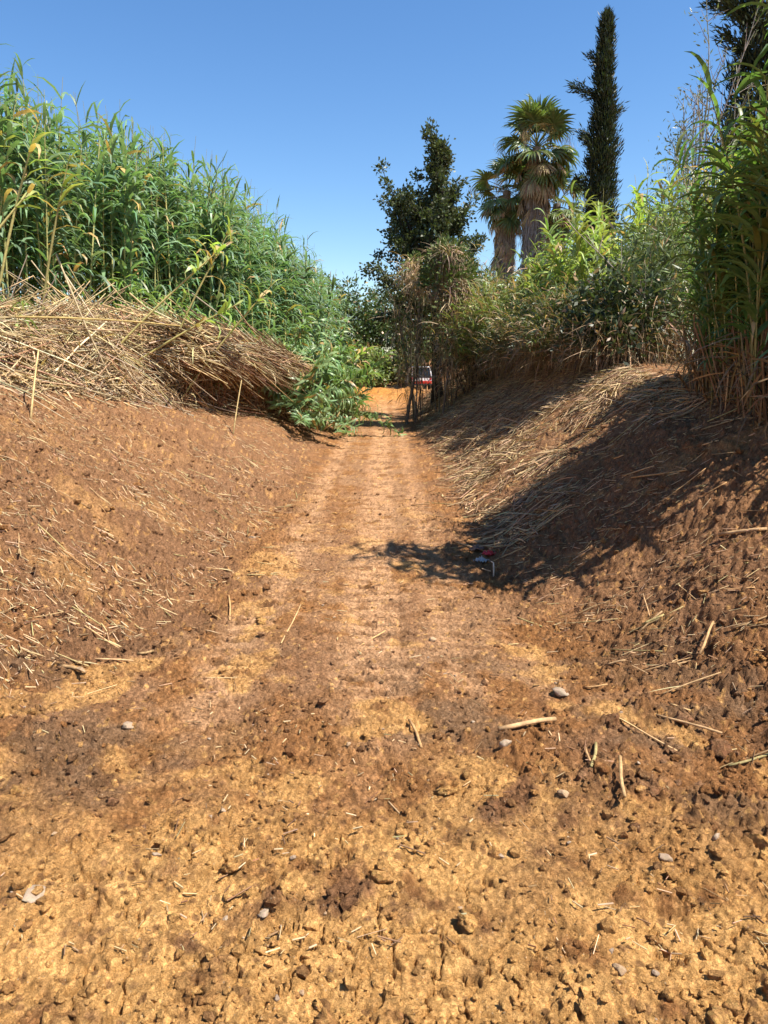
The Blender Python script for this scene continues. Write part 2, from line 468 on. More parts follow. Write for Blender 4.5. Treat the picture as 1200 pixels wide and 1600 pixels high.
M_SOIL = mat_soil()
M_LEAF = mat_tint('reed_leaf', .42, .30, .45, 12., .2, .16)
M_TLEAF = mat_tint('tree_leaf', .45, .22, .35, 6., .3, .1)
M_CANE = mat_tint('reed_cane', .5, 0, .35, 25., .25, .2)
M_STRAW = mat_tint('dry_straw', .75, .12, .2, 14., .3, .25)
M_BARK = mat_tint('bark', .9, 0, .15, 22., .4, .15, .6)
M_STONE = mat_tint('stone', .85, 0, .25, 30., .3, .12, .5)
M_PALM = mat_tint('palm_leaf', .4, .22, .45, 9., .2, .15)
M_DEAD = mat_tint('dead_palm_leaf', .85, .1, .15, 9., .3, .2)
M_PAINT = mat_tint('vehicle_paint', .3, 0, .5, 3., .05, .02)
M_GLASS = mat_tint('vehicle_glass', .08, 0, .6, 3., .05, .02)
M_RUBBER = mat_tint('tyre_rubber', .85, 0, .2, 20., .2, .05)
M_CLOTH = mat_tint('litter_plastic', .5, .1, .4, 20., .15, .02, .4)

# ------------------------------------------------------------------ terrain sheet, cut into track, banks, mound and outer ground
def build_terrain():
    H = 2.0
    ang = np.radians(np.linspace(48.5, 3.0, 540))
    rows = list(H / np.tan(ang))
    out = [r for r in np.linspace(-3, rows[0], 60)[:-1]]
    out = [-60, -30, -15, -8, -5] + out
    prev = rows[0]
    for r in rows:
        while r - prev > .17: prev += .16; out.append(prev)
        if 4.3 < r < 9: out.append((r + prev) / 2)
        out.append(r); prev = r
    st = .2
    while prev < 62: prev += st; out.append(prev); st = min(st * 1.02, .5)
    while prev < 3000: prev += st; out.append(prev); st *= 1.25
    Y = np.array(out)
    ud = np.linspace(-.63, .63, 730)
    ue = .63 + np.cumsum(.004 * 1.45 ** np.arange(1, 40)); ue = ue[ue < 60]
    U = np.concatenate([-ue[::-1], ud, ue])
    Wd = np.maximum(Y + 1.2, 2.0)
    X = U[None] * Wd[:, None]; YY = np.broadcast_to(Y[:, None], X.shape)
    x = X.ravel(); y = YY.ravel().copy()
    z = base_h(x, y)
    near = (y > -3) & (y < 60) & (np.abs(x) < 9 + .6 * np.abs(y))
    dz = np.zeros_like(z); dz[near] = disp(x[near], y[near])
    z = z + dz
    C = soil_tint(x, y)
    nr, nc = X.shape
    idx = np.arange(nr * nc).reshape(nr, nc)
    F = np.stack([idx[:-1, :-1], idx[:-1, 1:], idx[1:, 1:], idx[1:, :-1]], -1).reshape(-1, 4)
    fx = x[F].mean(1); fy = y[F].mean(1)
    reg = np.zeros(len(F), int)                                    # 0 outer ground
    inr = (fy > -3) & (fy < 58)
    reg[inr & (fx <= toe_l(fy)) & (fx > -14)] = 1
    reg[inr & (fx >= toe_r(fy)) & (fx < 14)] = 2
    reg[inr & (fx > toe_l(fy)) & (fx < toe_r(fy))] = 3
    reg[(np.abs(fx + .5) < 3.6) & (fy > 36.5) & (fy < 49)] = 4
    V = np.stack([x, y, z], 1)
    for k, nm, lab in ((0, 'ground', 'brown ground spreading away beyond the ditch'), (1, 'left_bank', 'reddish brown dug earth bank on the left strewn with straw'),
                       (2, 'right_bank', 'earth bank on the right under straw and reed shadow'), (3, 'dirt_track', 'tan and ochre dirt track along the ditch floor with tread marks'),
                       (4, 'soil_mound', 'bright orange heap of fresh soil at the end of the track')):
        f = F[reg == k]
        used, inv = np.unique(f, return_inverse=True)
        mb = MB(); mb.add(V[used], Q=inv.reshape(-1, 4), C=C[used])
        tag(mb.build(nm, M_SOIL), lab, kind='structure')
build_terrain()

# ------------------------------------------------------------------ reeds
GREEN = (.160, .245, .132); LIGHTG = (.31, .38, .105); CANEC = (.30, .26, .085); DRYC = (.44, .29, .125)

def reed_parts(H, nleaf, start=.3, lean=.12, col=GREEN, dry=.06, sway=None, Ls=1., fold=False, canec=CANEC, thick=1.):
    """returns (cane MB, leaf list args) for one giant reed rooted at the origin"""
    a = rnd.random() * 2 * PI if sway is None else sway
    m = 9; t = np.linspace(0, 1, m)
    off = lean * H * t ** 1.8
    P = np.stack([off * math.cos(a), off * math.sin(a), H * t * (1 - .12 * (lean * t) ** 2 * 4)], 1)
    cane = MB(); tubes(cane, P, np.interp(t, [0, .7, 1], [.013, .010, .003])[None] * thick, 5, np.asarray(canec) * (1 + rnd.uniform(-.2, .2)))
    n = nleaf
    f = np.sort(start + (1 - start) * (R.random(n) * .3 + np.linspace(0, 1, n) ** .72 * .7))
    f = np.clip(f, 0, .995)
    B = np.stack([np.interp(f, t, P[:, k]) for k in range(3)], 1)
    a0 = rnd.random() * 2 * PI
    az = a0 + np.arange(n) * PI + R.normal(0, .55, n)
    topp = sst(.82, 1, f)
    L = lerp(.74, .44, topp) * R.uniform(.75, 1.2, n) * Ls
    W = lerp(.080, .040, topp) * R.uniform(.8, 1.2, n)
    el = np.radians(lerp(48, 62, topp) + R.normal(0, 12, n)); dr = np.radians(lerp(110, 62, topp) + R.normal(0, 24, n))
    C = jit(col, n, .2, .07)
    d = R.random(n) < dry * (1.8 - 1.6 * f)
    C[d] = jit(DRYC, d.sum(), .15)
    return cane, B, az, el, L, W, dr, C

def reed_meshes(n, **kw):
    res = []
    for k in range(n):
        H = kw.get('H', 4.6) * rnd.uniform(.9, 1.1)
        a = dict(kw); a['H'] = H
        cane, B, az, el, L, W, dr, C = reed_parts(**a)
        lf = MB(); ribbons(lf, B, az, el, L, W, dr, 4, R.normal(0, .3, len(B)), C)
        res.append((cane.mesh('cane', M_CANE), lf.mesh('foliage', M_LEAF)))
    return res

def plant_reed(proto, x, y, label, group, sc=1., tilt=(0, 0), name='reed', dz=0.):
    t = thing(name, label, 'reed', (x, y, gz(x, y) - .03 + dz), group)
    t.rotation_euler = (tilt[0], tilt[1], rnd.random() * 6.28); t.scale = (sc, sc, sc)
    link('cane', proto[0], t); f = link('foliage', proto[1], t, kind='stuff')
    return t

FRONT = np.array([(-8.6, 7.2), (-6.5, 10), (-5.75, 13), (-4.7, 16), (-3.6, 19.5), (-2.95, 25), (-2.75, 32), (-2.7, 42)])
_fl = np.concatenate([[0], np.cumsum(np.linalg.norm(np.diff(FRONT, axis=0), axis=1))])
def front(s, back):
    """point on the reed bed's front edge at arc fraction s, moved back into the bed"""
    q = s * _fl[-1]
    p = np.array([np.interp(q, _fl, FRONT[:, k]) for k in range(2)])
    p2 = np.array([np.interp(q + .3, _fl, FRONT[:, k]) for k in range(2)]); d = p2 - p; d = d / (np.hypot(*d) + 1e-9)
    return p + np.array([-d[1], d[0]]) * back

protoL = reed_meshes(12, H=4.5, nleaf=42, start=.26, lean=.07, thick=1.5, canec=(.36, .33, .12), dry=.09)
for k in range(185):
    s = (k + rnd.random()) / 185; s = s ** 1.25
    x, y = front(s, rnd.choice((.05, .3, .6, 1.0)) + rnd.uniform(-.15, .15))
    plant_reed(protoL[k % 12], x, y, 'green giant reed in the front rows of the dense reed bed on the left bank', 'reeds along the front of the left reed bed',
               sc=rnd.uniform(.86, 1.08) * lerp(.92, 1.14, float(sst(11, 23, y))), tilt=(rnd.gauss(0, .05), rnd.gauss(.02, .06)))
def bed():
    lf = MB(); cn = MB()
    for k in range(1100):
        s = rnd.random() ** 1.2
        x, y = front(s, .3 + 6.2 * rnd.random() ** 1.3)
        H = 4.75 * rnd.uniform(.85, 1.08) * lerp(.90, 1.14, float(sst(11, 23, y)))
        cane, B, az, el, L, W, dr, C = reed_parts(H, 30, .04 if k % 2 else .18, .08)
        o = np.array([x, y, float(base_h(x, y))])
        cn.add(cane.V[0] + o, Q=cane.Q[0], C=cane.C[0])
        ribbons(lf, B + o, az, el, L, W, dr, 3, R.normal(0, .3, len(B)), C)
    cn.add(lf.V and np.concatenate(lf.V), Q=np.concatenate([q for q in lf.Q]), C=np.concatenate(lf.C))
    tag(cn.build('reed_bed', M_LEAF, kind='stuff'), 'dense mass of green reeds filling the left bank behind the front rows')
bed()

# weedy undergrowth along the foot of the bed
def undergrowth():
    mb = MB()
    for k in range(420):
        s = .1 + .85 * rnd.random()
        x, y = front(s, rnd.uniform(-.95, .3))
        z = float(base_h(x, y)); n = 24; hh = 1.7 if .22 < s < .7 else .8
        B = np.stack([x + R.normal(0, .18, n), y + R.normal(0, .18, n), z + R.uniform(.0, hh, n)], 1)
        ribbons(mb, B, R.uniform(0, 6.28, n), np.radians(R.uniform(10, 75, n)), R.uniform(.2, .5, n), R.uniform(.018, .04, n), np.radians(R.uniform(30, 130, n)), 3, R.normal(0, .4, n), jit((.22, .31, .10), n, .22, .08))
    tag(mb.build('undergrowth', M_LEAF, kind='stuff'), 'low bright green weeds along the foot of the left reed bed')
undergrowth()

# pale bare canes leaning out of the bed towards the track
def leaning(x, y, H, az, ang, label, leaf=12, dry=.4, c=(.42, .36, .13)):
    cane, B, a_, el, L, W, dr, C = reed_parts(H, leaf, .62, .10, LIGHTG, dry, sway=0., Ls=.8, canec=c, thick=1.7)
    q = Quaternion((-math.sin(az), math.cos(az), 0), ang)
    t = thing('leaning_reed', label, 'reed', (x, y, gz(x, y) + .05))
    cane.V = [v * np.array((1.0, 1.0, 1.0)) for v in cane.V]
    co = cane.build('cane', M_CANE, t); lf = MB(); ribbons(lf, B, a_, el, L, W, dr, 4, 0, C); fo = lf.build('foliage', M_LEAF, t, kind='stuff')
    t.rotation_mode = 'QUATERNION'; t.rotation_quaternion = q
    return t
LEAN = [(-5.5, 10.6, 3.2, .15, .20, 'pale yellow cane almost upright before the reed bed, left of heap middle'),
        (-4.75, 12.4, 3.2, .3, .72, 'long pale cane leaning far right above the middle of the straw heap'),
        (-4.2, 13.6, 3.4, .2, .38, 'slender yellow cane leaning right behind the top of the straw heap'),
        (-3.9, 14.4, 2.9, .2, .60, 'pale cane bent over to the right near the right half of the heap'),
        (-2.75, 20.5, 3.0, .1, .85, 'yellow cane leaning out alone against the sky at the right end of the reed bed'),
        (-5.9, 9.6, 2.6, .5, .55, 'bleached grey cane slanting up to the right at the left end of the heap'),
        (-6.0, 9.9, 3.3, .0, .10, 'yellow upright cane at the left end of the reed bed'),
        (-5.2, 11.4, 3.0, .1, .14, 'yellow green cane standing before dark reeds behind the heap top'),
        (-4.6, 12.9, 2.5, .1, .95, 'cane lying low over the top of the straw heap')]
for i, (x, y, H, az, an, lab) in enumerate(LEAN): leaning(x, y, H, az, an, lab, leaf=(4 if i == 5 else 12))

# ------------------------------------------------------------------ straw heap on the left bank
RIDGE = np.array([(-7.2, 7.5, 2.35), (-5.6, 10, 2.50), (-4.9, 13, 2.58), (-3.85, 15, 2.42), (-2.8, 17.6, 2.15), (-2.25, 19.2, 1.75)])
FOOT = np.array([(-6.1, 6.8, 2.05), (-5.05, 9.1, 1.80), (-4.25, 12.0, 1.48), (-3.45, 14.2, 1.08), (-2.7, 17.0, .72), (-2.15, 19.6, .48)])
_rt = np.linspace(0, 1, len(RIDGE))
def heap_pt(t, s):
    a = np.stack([np.interp(t, _rt, RIDGE[:, k]) for k in range(3)], -1); b = np.stack([np.interp(t, _rt, FOOT[:, k]) for k in range(3)], -1)
    s = np.asarray(s)[..., None]
    p = a + (b - a) * s
    p[..., 2] = np.where(s[..., 0] < 0, a[..., 2] + .25 * s[..., 0], p[..., 2])
    ov = sst(.42, .58, t) * sst(1.02, .9, t); sv = s[..., 0]
    sh = ov * (.42 * np.exp(-((sv - .42) / .2) ** 2) - .42 * sst(.5, .66, sv))
    p[..., 0] += .9 * sh; p[..., 1] -= .4 * sh; p[..., 2] += ov * .22 * np.exp(-((sv - .42) / .22) ** 2)
    p[..., 2] += .30 * np.sin(np.clip(s[..., 0], 0, 1) * PI) + .20 * fbm(np.asarray(t) * 9, s[..., 0] * 3, 3, 201)
    return p
def heap():
    core = MB()
    nt_, ns = 70, 26
    T, Sg = np.meshgrid(np.linspace(-0.0, 1, nt_), np.linspace(-.5, 1.05, ns), indexing='ij')
    P = heap_pt(T.ravel(), Sg.ravel()).reshape(nt_, ns, 3)
    P[..., 2] -= .20; P[..., 0] -= .12
    P[..., 2] += .10 * fbm(P[..., 0] * 4, P[..., 1] * 4, 3, 202)
    i = np.arange(nt_ * ns).reshape(nt_, ns)
    core.add(P, Q=np.stack([i[:-1, :-1], i[:-1, 1:], i[1:, 1:], i[1:, :-1]], -1).reshape(-1, 4), C=jit((.13, .07, .035), nt_ * ns, .2))  # dark sheet under the stalks, coloured so the gaps look shaded
    # the many stalks
    def stalks(mb, n, lo=.9, hi=2.6, k=4):
        t = R.random(n) ** .8 * .97; s = R.uniform(-.35, 1.0, n); s = np.where((t > .52) & (s > .55) & (R.random(n) < .8), s - .5, s)
        p = heap_pt(t, s); q = heap_pt(np.clip(t + .06, 0, 1.03), s + R.normal(.05, .05, n))
        d = heap_pt(np.clip(t + .05, 0, 1), s) - heap_pt(np.clip(t - .05, 0, 1), s); d /= np.linalg.norm(d, axis=1, keepdims=True)
        dn = heap_pt(t, s + .05) - heap_pt(t, s - .05); dn /= np.linalg.norm(dn, axis=1, keepdims=True)
        wild = lerp(.75, .17, sst(.35, .75, t))
        d = d + dn * R.normal(.14, 1, n)[:, None] * wild[:, None] + R.normal(0, .10, (n, 3)); d /= np.linalg.norm(d, axis=1, keepdims=True)
        L = R.uniform(lo, hi, n) * lerp(1, 1.25, sst(.35, .7, t))
        E = np.array([(.44, .86, -.20)]) - np.array([(0, 0, .25)]) * s[:, None]; E = E / np.linalg.norm(E, axis=1, keepdims=True)
        d = lerp(d, E + R.normal(0, .13, (n, 3)), (.7 * sst(.35, .7, t))[:, None]); d /= np.linalg.norm(d, axis=1, keepdims=True)
        u = np.linspace(-.5, .5, 4)
        pts = p[:, None] + d[:, None] * (u[None, :, None] * L[:, None, None])
        sag = (u + .5) ** 2 * (L ** 1.3)[:, None] * R.uniform(.0, .10, n)[:, None]
        pts[..., 2] += R.normal(.02, .06, n)[:, None] - sag
        g = base_h(pts[..., 0].ravel(), pts[..., 1].ravel()).reshape(pts.shape[:2]) + .04
        pts[..., 2] = np.maximum(pts[..., 2], g)
        r = R.uniform(.0035, .0095, n)
        c = jit((.45, .32, .17), n, .24, .06)
        br = R.random(n) < lerp(.15, .7, sst(.45, .7, t)) * sst(.0, .5, s); c[br] = jit((.21, .12, .065), br.sum(), .25); pl_ = R.random(n) < .2; c[pl_] = jit((.55, .44, .29), pl_.sum(), .12)  # brown share rises low at the right end, painting in the overhang's shade
        return pts, r, c
    # stalks fanning out and down over the hollow at the far end
    n = 150; t = R.uniform(.5, .97, n); p = heap_pt(t, R.uniform(.25, .6, n)); f = heap_pt(np.clip(t + R.uniform(-.03, .12, n), 0, 1.02), R.uniform(.75, 1.1, n))
    u = np.linspace(0, 1, 4)[None, :, None]; q = p[:, None] + (f - p)[:, None] * u; q[..., 2] += .12 * np.sin(u[..., 0] * PI) + R.normal(0, .06, (n, 1)); q += R.normal(0, .02, q.shape)
    q[..., 2] = np.maximum(q[..., 2], base_h(q[..., 0].ravel(), q[..., 1].ravel()).reshape(n, 4) + .02)
    tubes(core, q, R.uniform(.004, .009, n)[:, None] * np.ones((1, 4)), 4, jit((.24, .13, .065), n, .3))
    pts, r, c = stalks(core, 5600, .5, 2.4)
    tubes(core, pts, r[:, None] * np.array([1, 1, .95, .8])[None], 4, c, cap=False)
    # dry leaf shreds, mostly on the upper left
    n = 9500
    t = R.random(n) ** 1.3; s = R.uniform(-.45, 1.08, n); B = heap_pt(t, s) + R.normal(0, .05, (n, 3))
    ribbons(core, B, R.uniform(0, 6.28, n), np.radians(R.uniform(-40, 40, n)), R.uniform(.15, .5, n), R.uniform(.010, .028, n), np.radians(R.uniform(-20, 90, n)), 3, R.normal(0, .8, n), jit((.50, .365, .20), n, .22, .06))
    tag(core.build('straw_heap', M_STRAW, kind='stuff'), 'heap of cut dry reed stalks and leaves along the top of the left bank')
    # individual stalks
    pts, r, c = stalks(core, 290, 1.4, 3.4)
    for k in range(290):
        mb = MB(); o = pts[k].mean(0)
        q = pts[k] - o + np.array((0.04, -.04, .07 + abs(rnd.gauss(0, .06))))
        tubes(mb, q, (r[k] * 1.6 * np.array([1, 1, .95, .75]))[None], 6, c[k] * 1.08, cap=True)
        tag(mb.build('dead_reed_stalk', M_STRAW, loc=o), 'dry tan reed stalk lying on the straw heap on the left bank', 'stalk', 'stalks on the straw heap')
heap()

# stalks hanging and standing on the heap's face
def heap_special(p0, p1, label, r=.014, c=(.5, .36, .16)):
    p0 = np.array(p0, float); p1 = np.array(p1, float); o = p0.copy()
    u = np.linspace(0, 1, 5)[:, None]
    q = p0 + (p1 - p0) * u + np.array((0, 0, .12)) * (u * (1 - u)) - o
    mb = MB(); tubes(mb, q, (r * np.linspace(1, .7, 5))[None], 6, c, cap=True)
    tag(mb.build('dead_reed_stalk', M_STRAW, loc=o), label, 'stalk')
heap_special((-2.75, 13.6, gz(-2.75, 13.6)), (-2.75, 14.6, 1.65), 'pale stalk propped upright against the dark right end of the straw heap')
heap_special((-4.2, 8.9, gz(-4.2, 8.9) - .02), (-4.35, 9.6, 2.15), 'thick pale stalk propped against the lower left face of the straw heap')
heap_special((-4.6, 9.6, 2.55), (-3.2, 12.0, 2.55), 'long straight yellowish stalk lying across the middle of the straw heap', .016, (.42, .30, .11))

# fallen green reeds spilling down at the heap's far end
protoF = reed_meshes(6, H=2.5, nleaf=60, start=.05, lean=.5, col=(.18, .265, .105), dry=.12, Ls=.72)
for k in range(70):
    y = rnd.uniform(17.5, 26.0); x = float(toe_l(y)) - .55 - 1.6 * rnd.random()
    z = float(base_h(x, y)) + rnd.uniform(.1, .9) * (1 if k > 12 else .3)
    t = thing('fallen_reed', 'drooping green reed spilling down the bank at the far end of the straw heap', 'reed', (x, y, z), 'reeds fallen over at the end of the heap')
    q = Quaternion((0, 1, 0), rnd.uniform(.7, 1.75)); q = Quaternion((0, 0, 1), rnd.uniform(-1.2, .6)) @ q @ Quaternion((0, 0, 1), rnd.random() * 6)
    t.rotation_mode = 'QUATERNION'; t.rotation_quaternion = q; sc = rnd.uniform(.55, 1.0); t.scale = (sc,) * 3
    pr = protoF[k % 6]; link('cane', pr[0], t); link('foliage', pr[1], t, kind='stuff')

# ------------------------------------------------------------------ right bank reeds
# near clump: leaves are parts of their own
leafM = []
for k in range(10):
    mb = MB(); c = jit((.13, .205, .065) if k < 8 else (.17, .19, .05), 1, .12)
    ribbons(mb, [(0, 0, 0)], 0, math.radians(rnd.uniform(48, 70)), rnd.uniform(.6, .9), rnd.uniform(.060, .088), math.radians(rnd.uniform(70, 140)), 6, rnd.gauss(0, .25), c, fold=True)
    leafM.append(mb.mesh('leaf', M_LEAF))
def near_reed(H, lean, sway, nl=30, start=.12):
    cane, B, az, el, L, W, dr, C = reed_parts(H, nl, start, lean, sway=sway)
    t = thing('reed', 'tall green reed in the near clump at the right edge on the right bank', 'reed', (0, 0, 0), 'reeds in the near right clump')
    cane.build('cane', M_CANE, t)
    for j in range(nl):
        f = j / nl; s = lerp(1.05, .8, f) * rnd.uniform(.85, 1.15)
        link('leaf', rnd.choice(leafM), t, Matrix.Translation(B[j]) @ Matrix.Rotation(az[j], 4, 'Z') @ Matrix.Rotation(-.35 * max(0, f - .6), 4, 'Y') @ Matrix.Scale(s, 4))
    return t
protoN = [near_reed(rnd.uniform(3.5, 4.1), rnd.uniform(.05, .16), PI + rnd.gauss(0, .9)) for _ in range(7)]
NEAR = []
for k in range(84):
    y = 5.9 + 4.2 * rnd.random(); x = max(3.3, .41 * y) + .1 + rnd.random() ** 1.3 * 1.4
    NEAR.append((x, y))
for k, (x, y) in enumerate(NEAR):
    o = protoN[k] if k < 7 else copy_tree(protoN[k % 7])
    o.location = (x, y, gz(x, y) - .03); s = lerp(.84, .38, float(sst(6.0, 9.8, y))) * rnd.uniform(.85, 1.08)
    o.scale = (s, s, s); o.rotation_euler = (rnd.gauss(0, .06), rnd.gauss(-.05, .06), rnd.gauss(0, .6))
def lone_reed():
    cane, B, az, el, L, W, dr, C = reed_parts(2.85, 24, .30, .22, sway=PI)
    t = thing('reed', 'tallest reed arching left out of the near right clump against the sky', 'reed', (3.42, 7.0, gz(3.42, 7.0)))
    cane.build('cane', M_CANE, t)
    for j in range(24):
        link('leaf', leafM[j % 8], t, Matrix.Translation(B[j]) @ Matrix.Rotation((PI if j % 3 else 0.3) + rnd.gauss(0, .5), 4, 'Z') @ Matrix.Rotation(.35 if j < 20 else -.3, 4, 'Y') @ Matrix.Scale(lerp(.9, .6, j / 24), 4))
lone_reed()
for (x, y, sc) in ((3.45, 5.95, 1.16), (3.75, 6.25, 1.10), (3.55, 6.4, 1.0), (4.0, 6.0, 1.15), (3.85, 5.6, 1.05)):  # extra tall reeds out of view, added to throw the shadow tip onto the track
    o = copy_tree(protoN[rnd.randrange(7)]); o.location = (x, y, gz(x, y) - .03); o.scale = (sc, sc, sc); o.rotation_euler = (rnd.gauss(0, .03), -.06, rnd.gauss(0, .3))
def clump_mass():
    lf = MB(); cn = MB()
    for k in range(90):
        y = 6.2 + 4.0 * rnd.random(); x = max(3.2, .41 * y) + .25 + rnd.random() * 2.0
        H = lerp(3.2, 1.6, float(sst(6.2, 9.8, y))) * rnd.uniform(.8, 1.08)
        cane, B, az, el, L, W, dr, C = reed_parts(H, 34, .10, .12, col=(.17, .25, .08), Ls=.8)
        o = np.array([x, y, float(base_h(x, y))])
        cn.add(cane.V[0] + o, Q=cane.Q[0], C=cane.C[0]); ribbons(lf, B + o, az, el, L, W * .8, dr, 4, R.normal(0, .3, len(B)), C)
    cn.add(np.concatenate(lf.V), Q=np.concatenate(lf.Q), C=np.concatenate(lf.C))
    tag(cn.build('reed_thicket', M_LEAF, kind='stuff'), 'dense green reeds inside the near clump at the right edge')
clump_mass()

# light green reeds standing further along the right bank
protoR = reed_meshes(8, H=3.4, nleaf=46, start=.15, lean=.14, col=LIGHTG, dry=.12, Ls=.9)
for k in range(64):
    y = rnd.uniform(15.5, 21.5); x = float(toe_r(y)) + rnd.uniform(3.5, 6.2)
    sc = rnd.uniform(.85, 1.25) * lerp(.8, 1.05, min(1, (x - 4.4) / 2))
    plant_reed(protoR[k % 8], x, y, 'light yellow green reed in the sunny thicket between the palms and the cypress', 'light green reeds along the right bank', sc,
               (rnd.gauss(0, .14), rnd.gauss(-.1, .14)))

# dead brown canes standing under the near clump
def dead_canes():
    mb = MB(); n = 460
    y = R.uniform(5.6, 10.0, n); x = np.maximum(3.4, .41 * y) + R.uniform(.0, 1.5, n); z = base_h(x, y)
    L = R.uniform(.35, 1.0, n); a = R.normal(PI * .9, 1.2, n); tl = np.abs(R.normal(.0, .34, n))
    u = np.linspace(0, 1, 3)
    pts = np.stack([x[:, None] + np.cos(a)[:, None] * (tl * L)[:, None] * u, y[:, None] + np.sin(a)[:, None] * (tl * L)[:, None] * u, z[:, None] + (L * np.cos(tl))[:, None] * u - .03], -1)
    tubes(mb, pts, (R.uniform(.006, .012, n))[:, None] * np.ones((1, 3)), 4, jit((.20, .12, .06), n, .3))
    m = 1500; y = R.uniform(5.6, 10.2, m); x = np.maximum(3.35, .41 * y) + R.uniform(-.1, 1.5, m); z = base_h(x, y) + R.uniform(.03, .75, m)
    ribbons(mb, np.stack([x, y, z], 1), R.uniform(0, 6.28, m), np.radians(R.uniform(-70, 30, m)), R.uniform(.3, .7, m), R.uniform(.012, .028, m), np.radians(R.uniform(0, 80, m)), 3, R.normal(0, .7, m), jit((.25, .16, .08), m, .3))
    tag(mb.build('dead_cane_thicket', M_STRAW, kind='stuff'), 'brown dead canes standing below the near right reed clump')
dead_canes()

# ------------------------------------------------------------------ trees and shrubs
def polyline(p0, d, L, m, up=.0, wob=.1):
    p = np.array(p0, float); d = np.array(d, float); d /= np.linalg.norm(d); out = [p.copy()]
    for _ in range(m - 1):
        d = d + np.array([rnd.gauss(0, wob), rnd.gauss(0, wob), rnd.gauss(0, wob) + up]); d /= np.linalg.norm(d)
        p = p + d * L / (m - 1); out.append(p.copy())
    return np.array(out)

def leaf_clumps(mb, cents, n, r, L, W, col, out=None, sq=(1, 1, .8)):
    cents = np.asarray(cents); N = len(cents) * n
    c = np.repeat(cents, n, 0); o = R.normal(0, 1, (N, 3)) * r * np.array(sq) * .6
    D = o / (r + 1e-6) * .6 + rand_dir(N) + (0 if out is None else np.repeat(out, n, 0) * .8)
    ck = np.repeat(jit((1, 1, 1), len(cents), .16, .04), n, 0)
    blades(mb, c + o, D, rand_dir(N), R.uniform(.7, 1.3, N) * L, R.uniform(.7, 1.3, N) * W, np.clip(jit(col, N, .18, .06) * ck, 0, 1))

def tree(name, label, base, trunk, limbs, leaf, barkc=(.12, .085, .06), cat='tree', group=None, trunk_r=.16):
    """trunk: list of points relative to base; limbs: list of (point on trunk 0..1, dir, length); leaf dict"""
    t = thing(name, label, cat, base, group)
    tp = np.array(trunk, float)
    tt = np.linspace(0, 1, len(tp)); fine = np.linspace(0, 1, 14)
    P = np.stack([np.interp(fine, tt, tp[:, k]) for k in range(3)], 1); P[1:-1] += R.normal(0, .03, (12, 3))
    P[0, 2] -= .25
    mb = MB(); tubes(mb, P, (trunk_r * np.interp(fine, [0, .06, .5, 1], [1.5, 1, .6, .12]))[None], 9, jit(barkc, 1)[0]); mb.build('trunk', M_BARK, t)
    cents = []; outs = []; tw = MB()
    for (f, d, L) in limbs:
        p0 = np.array([np.interp(f, fine, P[:, k]) for k in range(3)])
        r0 = trunk_r * .42 * (1.05 - f)
        q = polyline(p0, d, L, 8, leaf.get('up', .05), leaf.get('wob', .12))
        lb = MB(); tubes(lb, q, np.linspace(r0 + .012, .008, 8)[None], 6, jit(barkc, 1)[0]); lb.build('limb', M_BARK, t)
        for j in range(2, 8):
            for _ in range(leaf.get('tw', 3)):
                dd = (q[j] - q[j - 1]) / np.linalg.norm(q[j] - q[j - 1]) + np.array([rnd.gauss(0, .8), rnd.gauss(0, .8), rnd.gauss(.15, .6)])
                s = polyline(q[j], dd, leaf.get('twl', .7) * rnd.uniform(.5, 1.2) * (1.15 - .08 * j), 4, .06, .15)
                tubes(tw, s, np.array([[.011, .008, .006, .003]]), 4, jit(barkc, 1)[0])
                for k in (1, 2, 3): cents.append(s[k]); outs.append(s[k] - s[k - 1])
    tw.build('twigs', M_BARK, t, kind='stuff')
    lf = MB(); cents = np.array(cents); outs = np.array(outs); outs /= np.linalg.norm(outs, axis=1, keepdims=True)
    keep = R.random(len(cents)) < leaf.get('keep', 1)
    leaf_clumps(lf, cents[keep], leaf.get('n', 6), leaf.get('r', .16), leaf['L'], leaf['W'], leaf['col'], outs[keep])
    lf.build('crown', leaf.get('mat', M_TLEAF), t, kind='stuff')
    return t

def cone_limbs(n, f0, f1, r0, r1, updir, jitter=.25, phase=0.):
    out = []
    for k in range(n):
        u = (k + .5) / n; a = k * 2.39996 + phase + rnd.gauss(0, .2); f = lerp(f0, f1, u)
        out.append((f, (math.cos(a), math.sin(a), updir + rnd.gauss(0, jitter)), lerp(r0, r1, u) * rnd.uniform(.75, 1.2)))
    return out

# the dark tree left of the palms
DARKG = (.085, .10, .045)
yb = 27.5
dl = cone_limbs(20, .36, .72, 2.7, 1.1, .95) + cone_limbs(8, .72, .97, .75, .25, 1.3) + [(.40, (-.40, -.2, 1.5), 4.9), (.42, (-.85, .1, 1.5), 4.0), (.38, (-.62, .3, 1.4), 4.2), (.40, (-1.1, -.2, 1.4), 3.7), (.40, (-.62, -.1, 1.5), 3.9), (.47, (-.30, .2, 1.5), 3.6), (.42, (-.9, .2, 1.3), 3.0), (.40, (-1, .1, .35), 2.6), (.36, (-1, -.3, .1), 2.7), (.40, (1, .2, .6), 1.7),
     (.56, (.4, -.2, 1.3), 1.9), (.33, (-.9, -.6, -.1), 2.2), (.5, (-.9, 0, .8), 2.3), (.44, (-.9, -.5, .5), 2.5), (.34, (-.6, -.9, .2), 1.8), (.38, (.3, -1, .4), 1.8), (.36, (-1, .4, -.05), 2.3), (.44, (-.75, .1, 1.2), 3.4), (.38, (-1.0, 0, .75), 3.1), (.36, (-1, -.1, .4), 2.9), (.52, (-.55, -.3, 1.2), 2.6), (.48, (.7, .2, .9), 2.2), (.42, (.9, -.2, .5), 2.2), (.9, (.02, 0, 1), 1.3)]
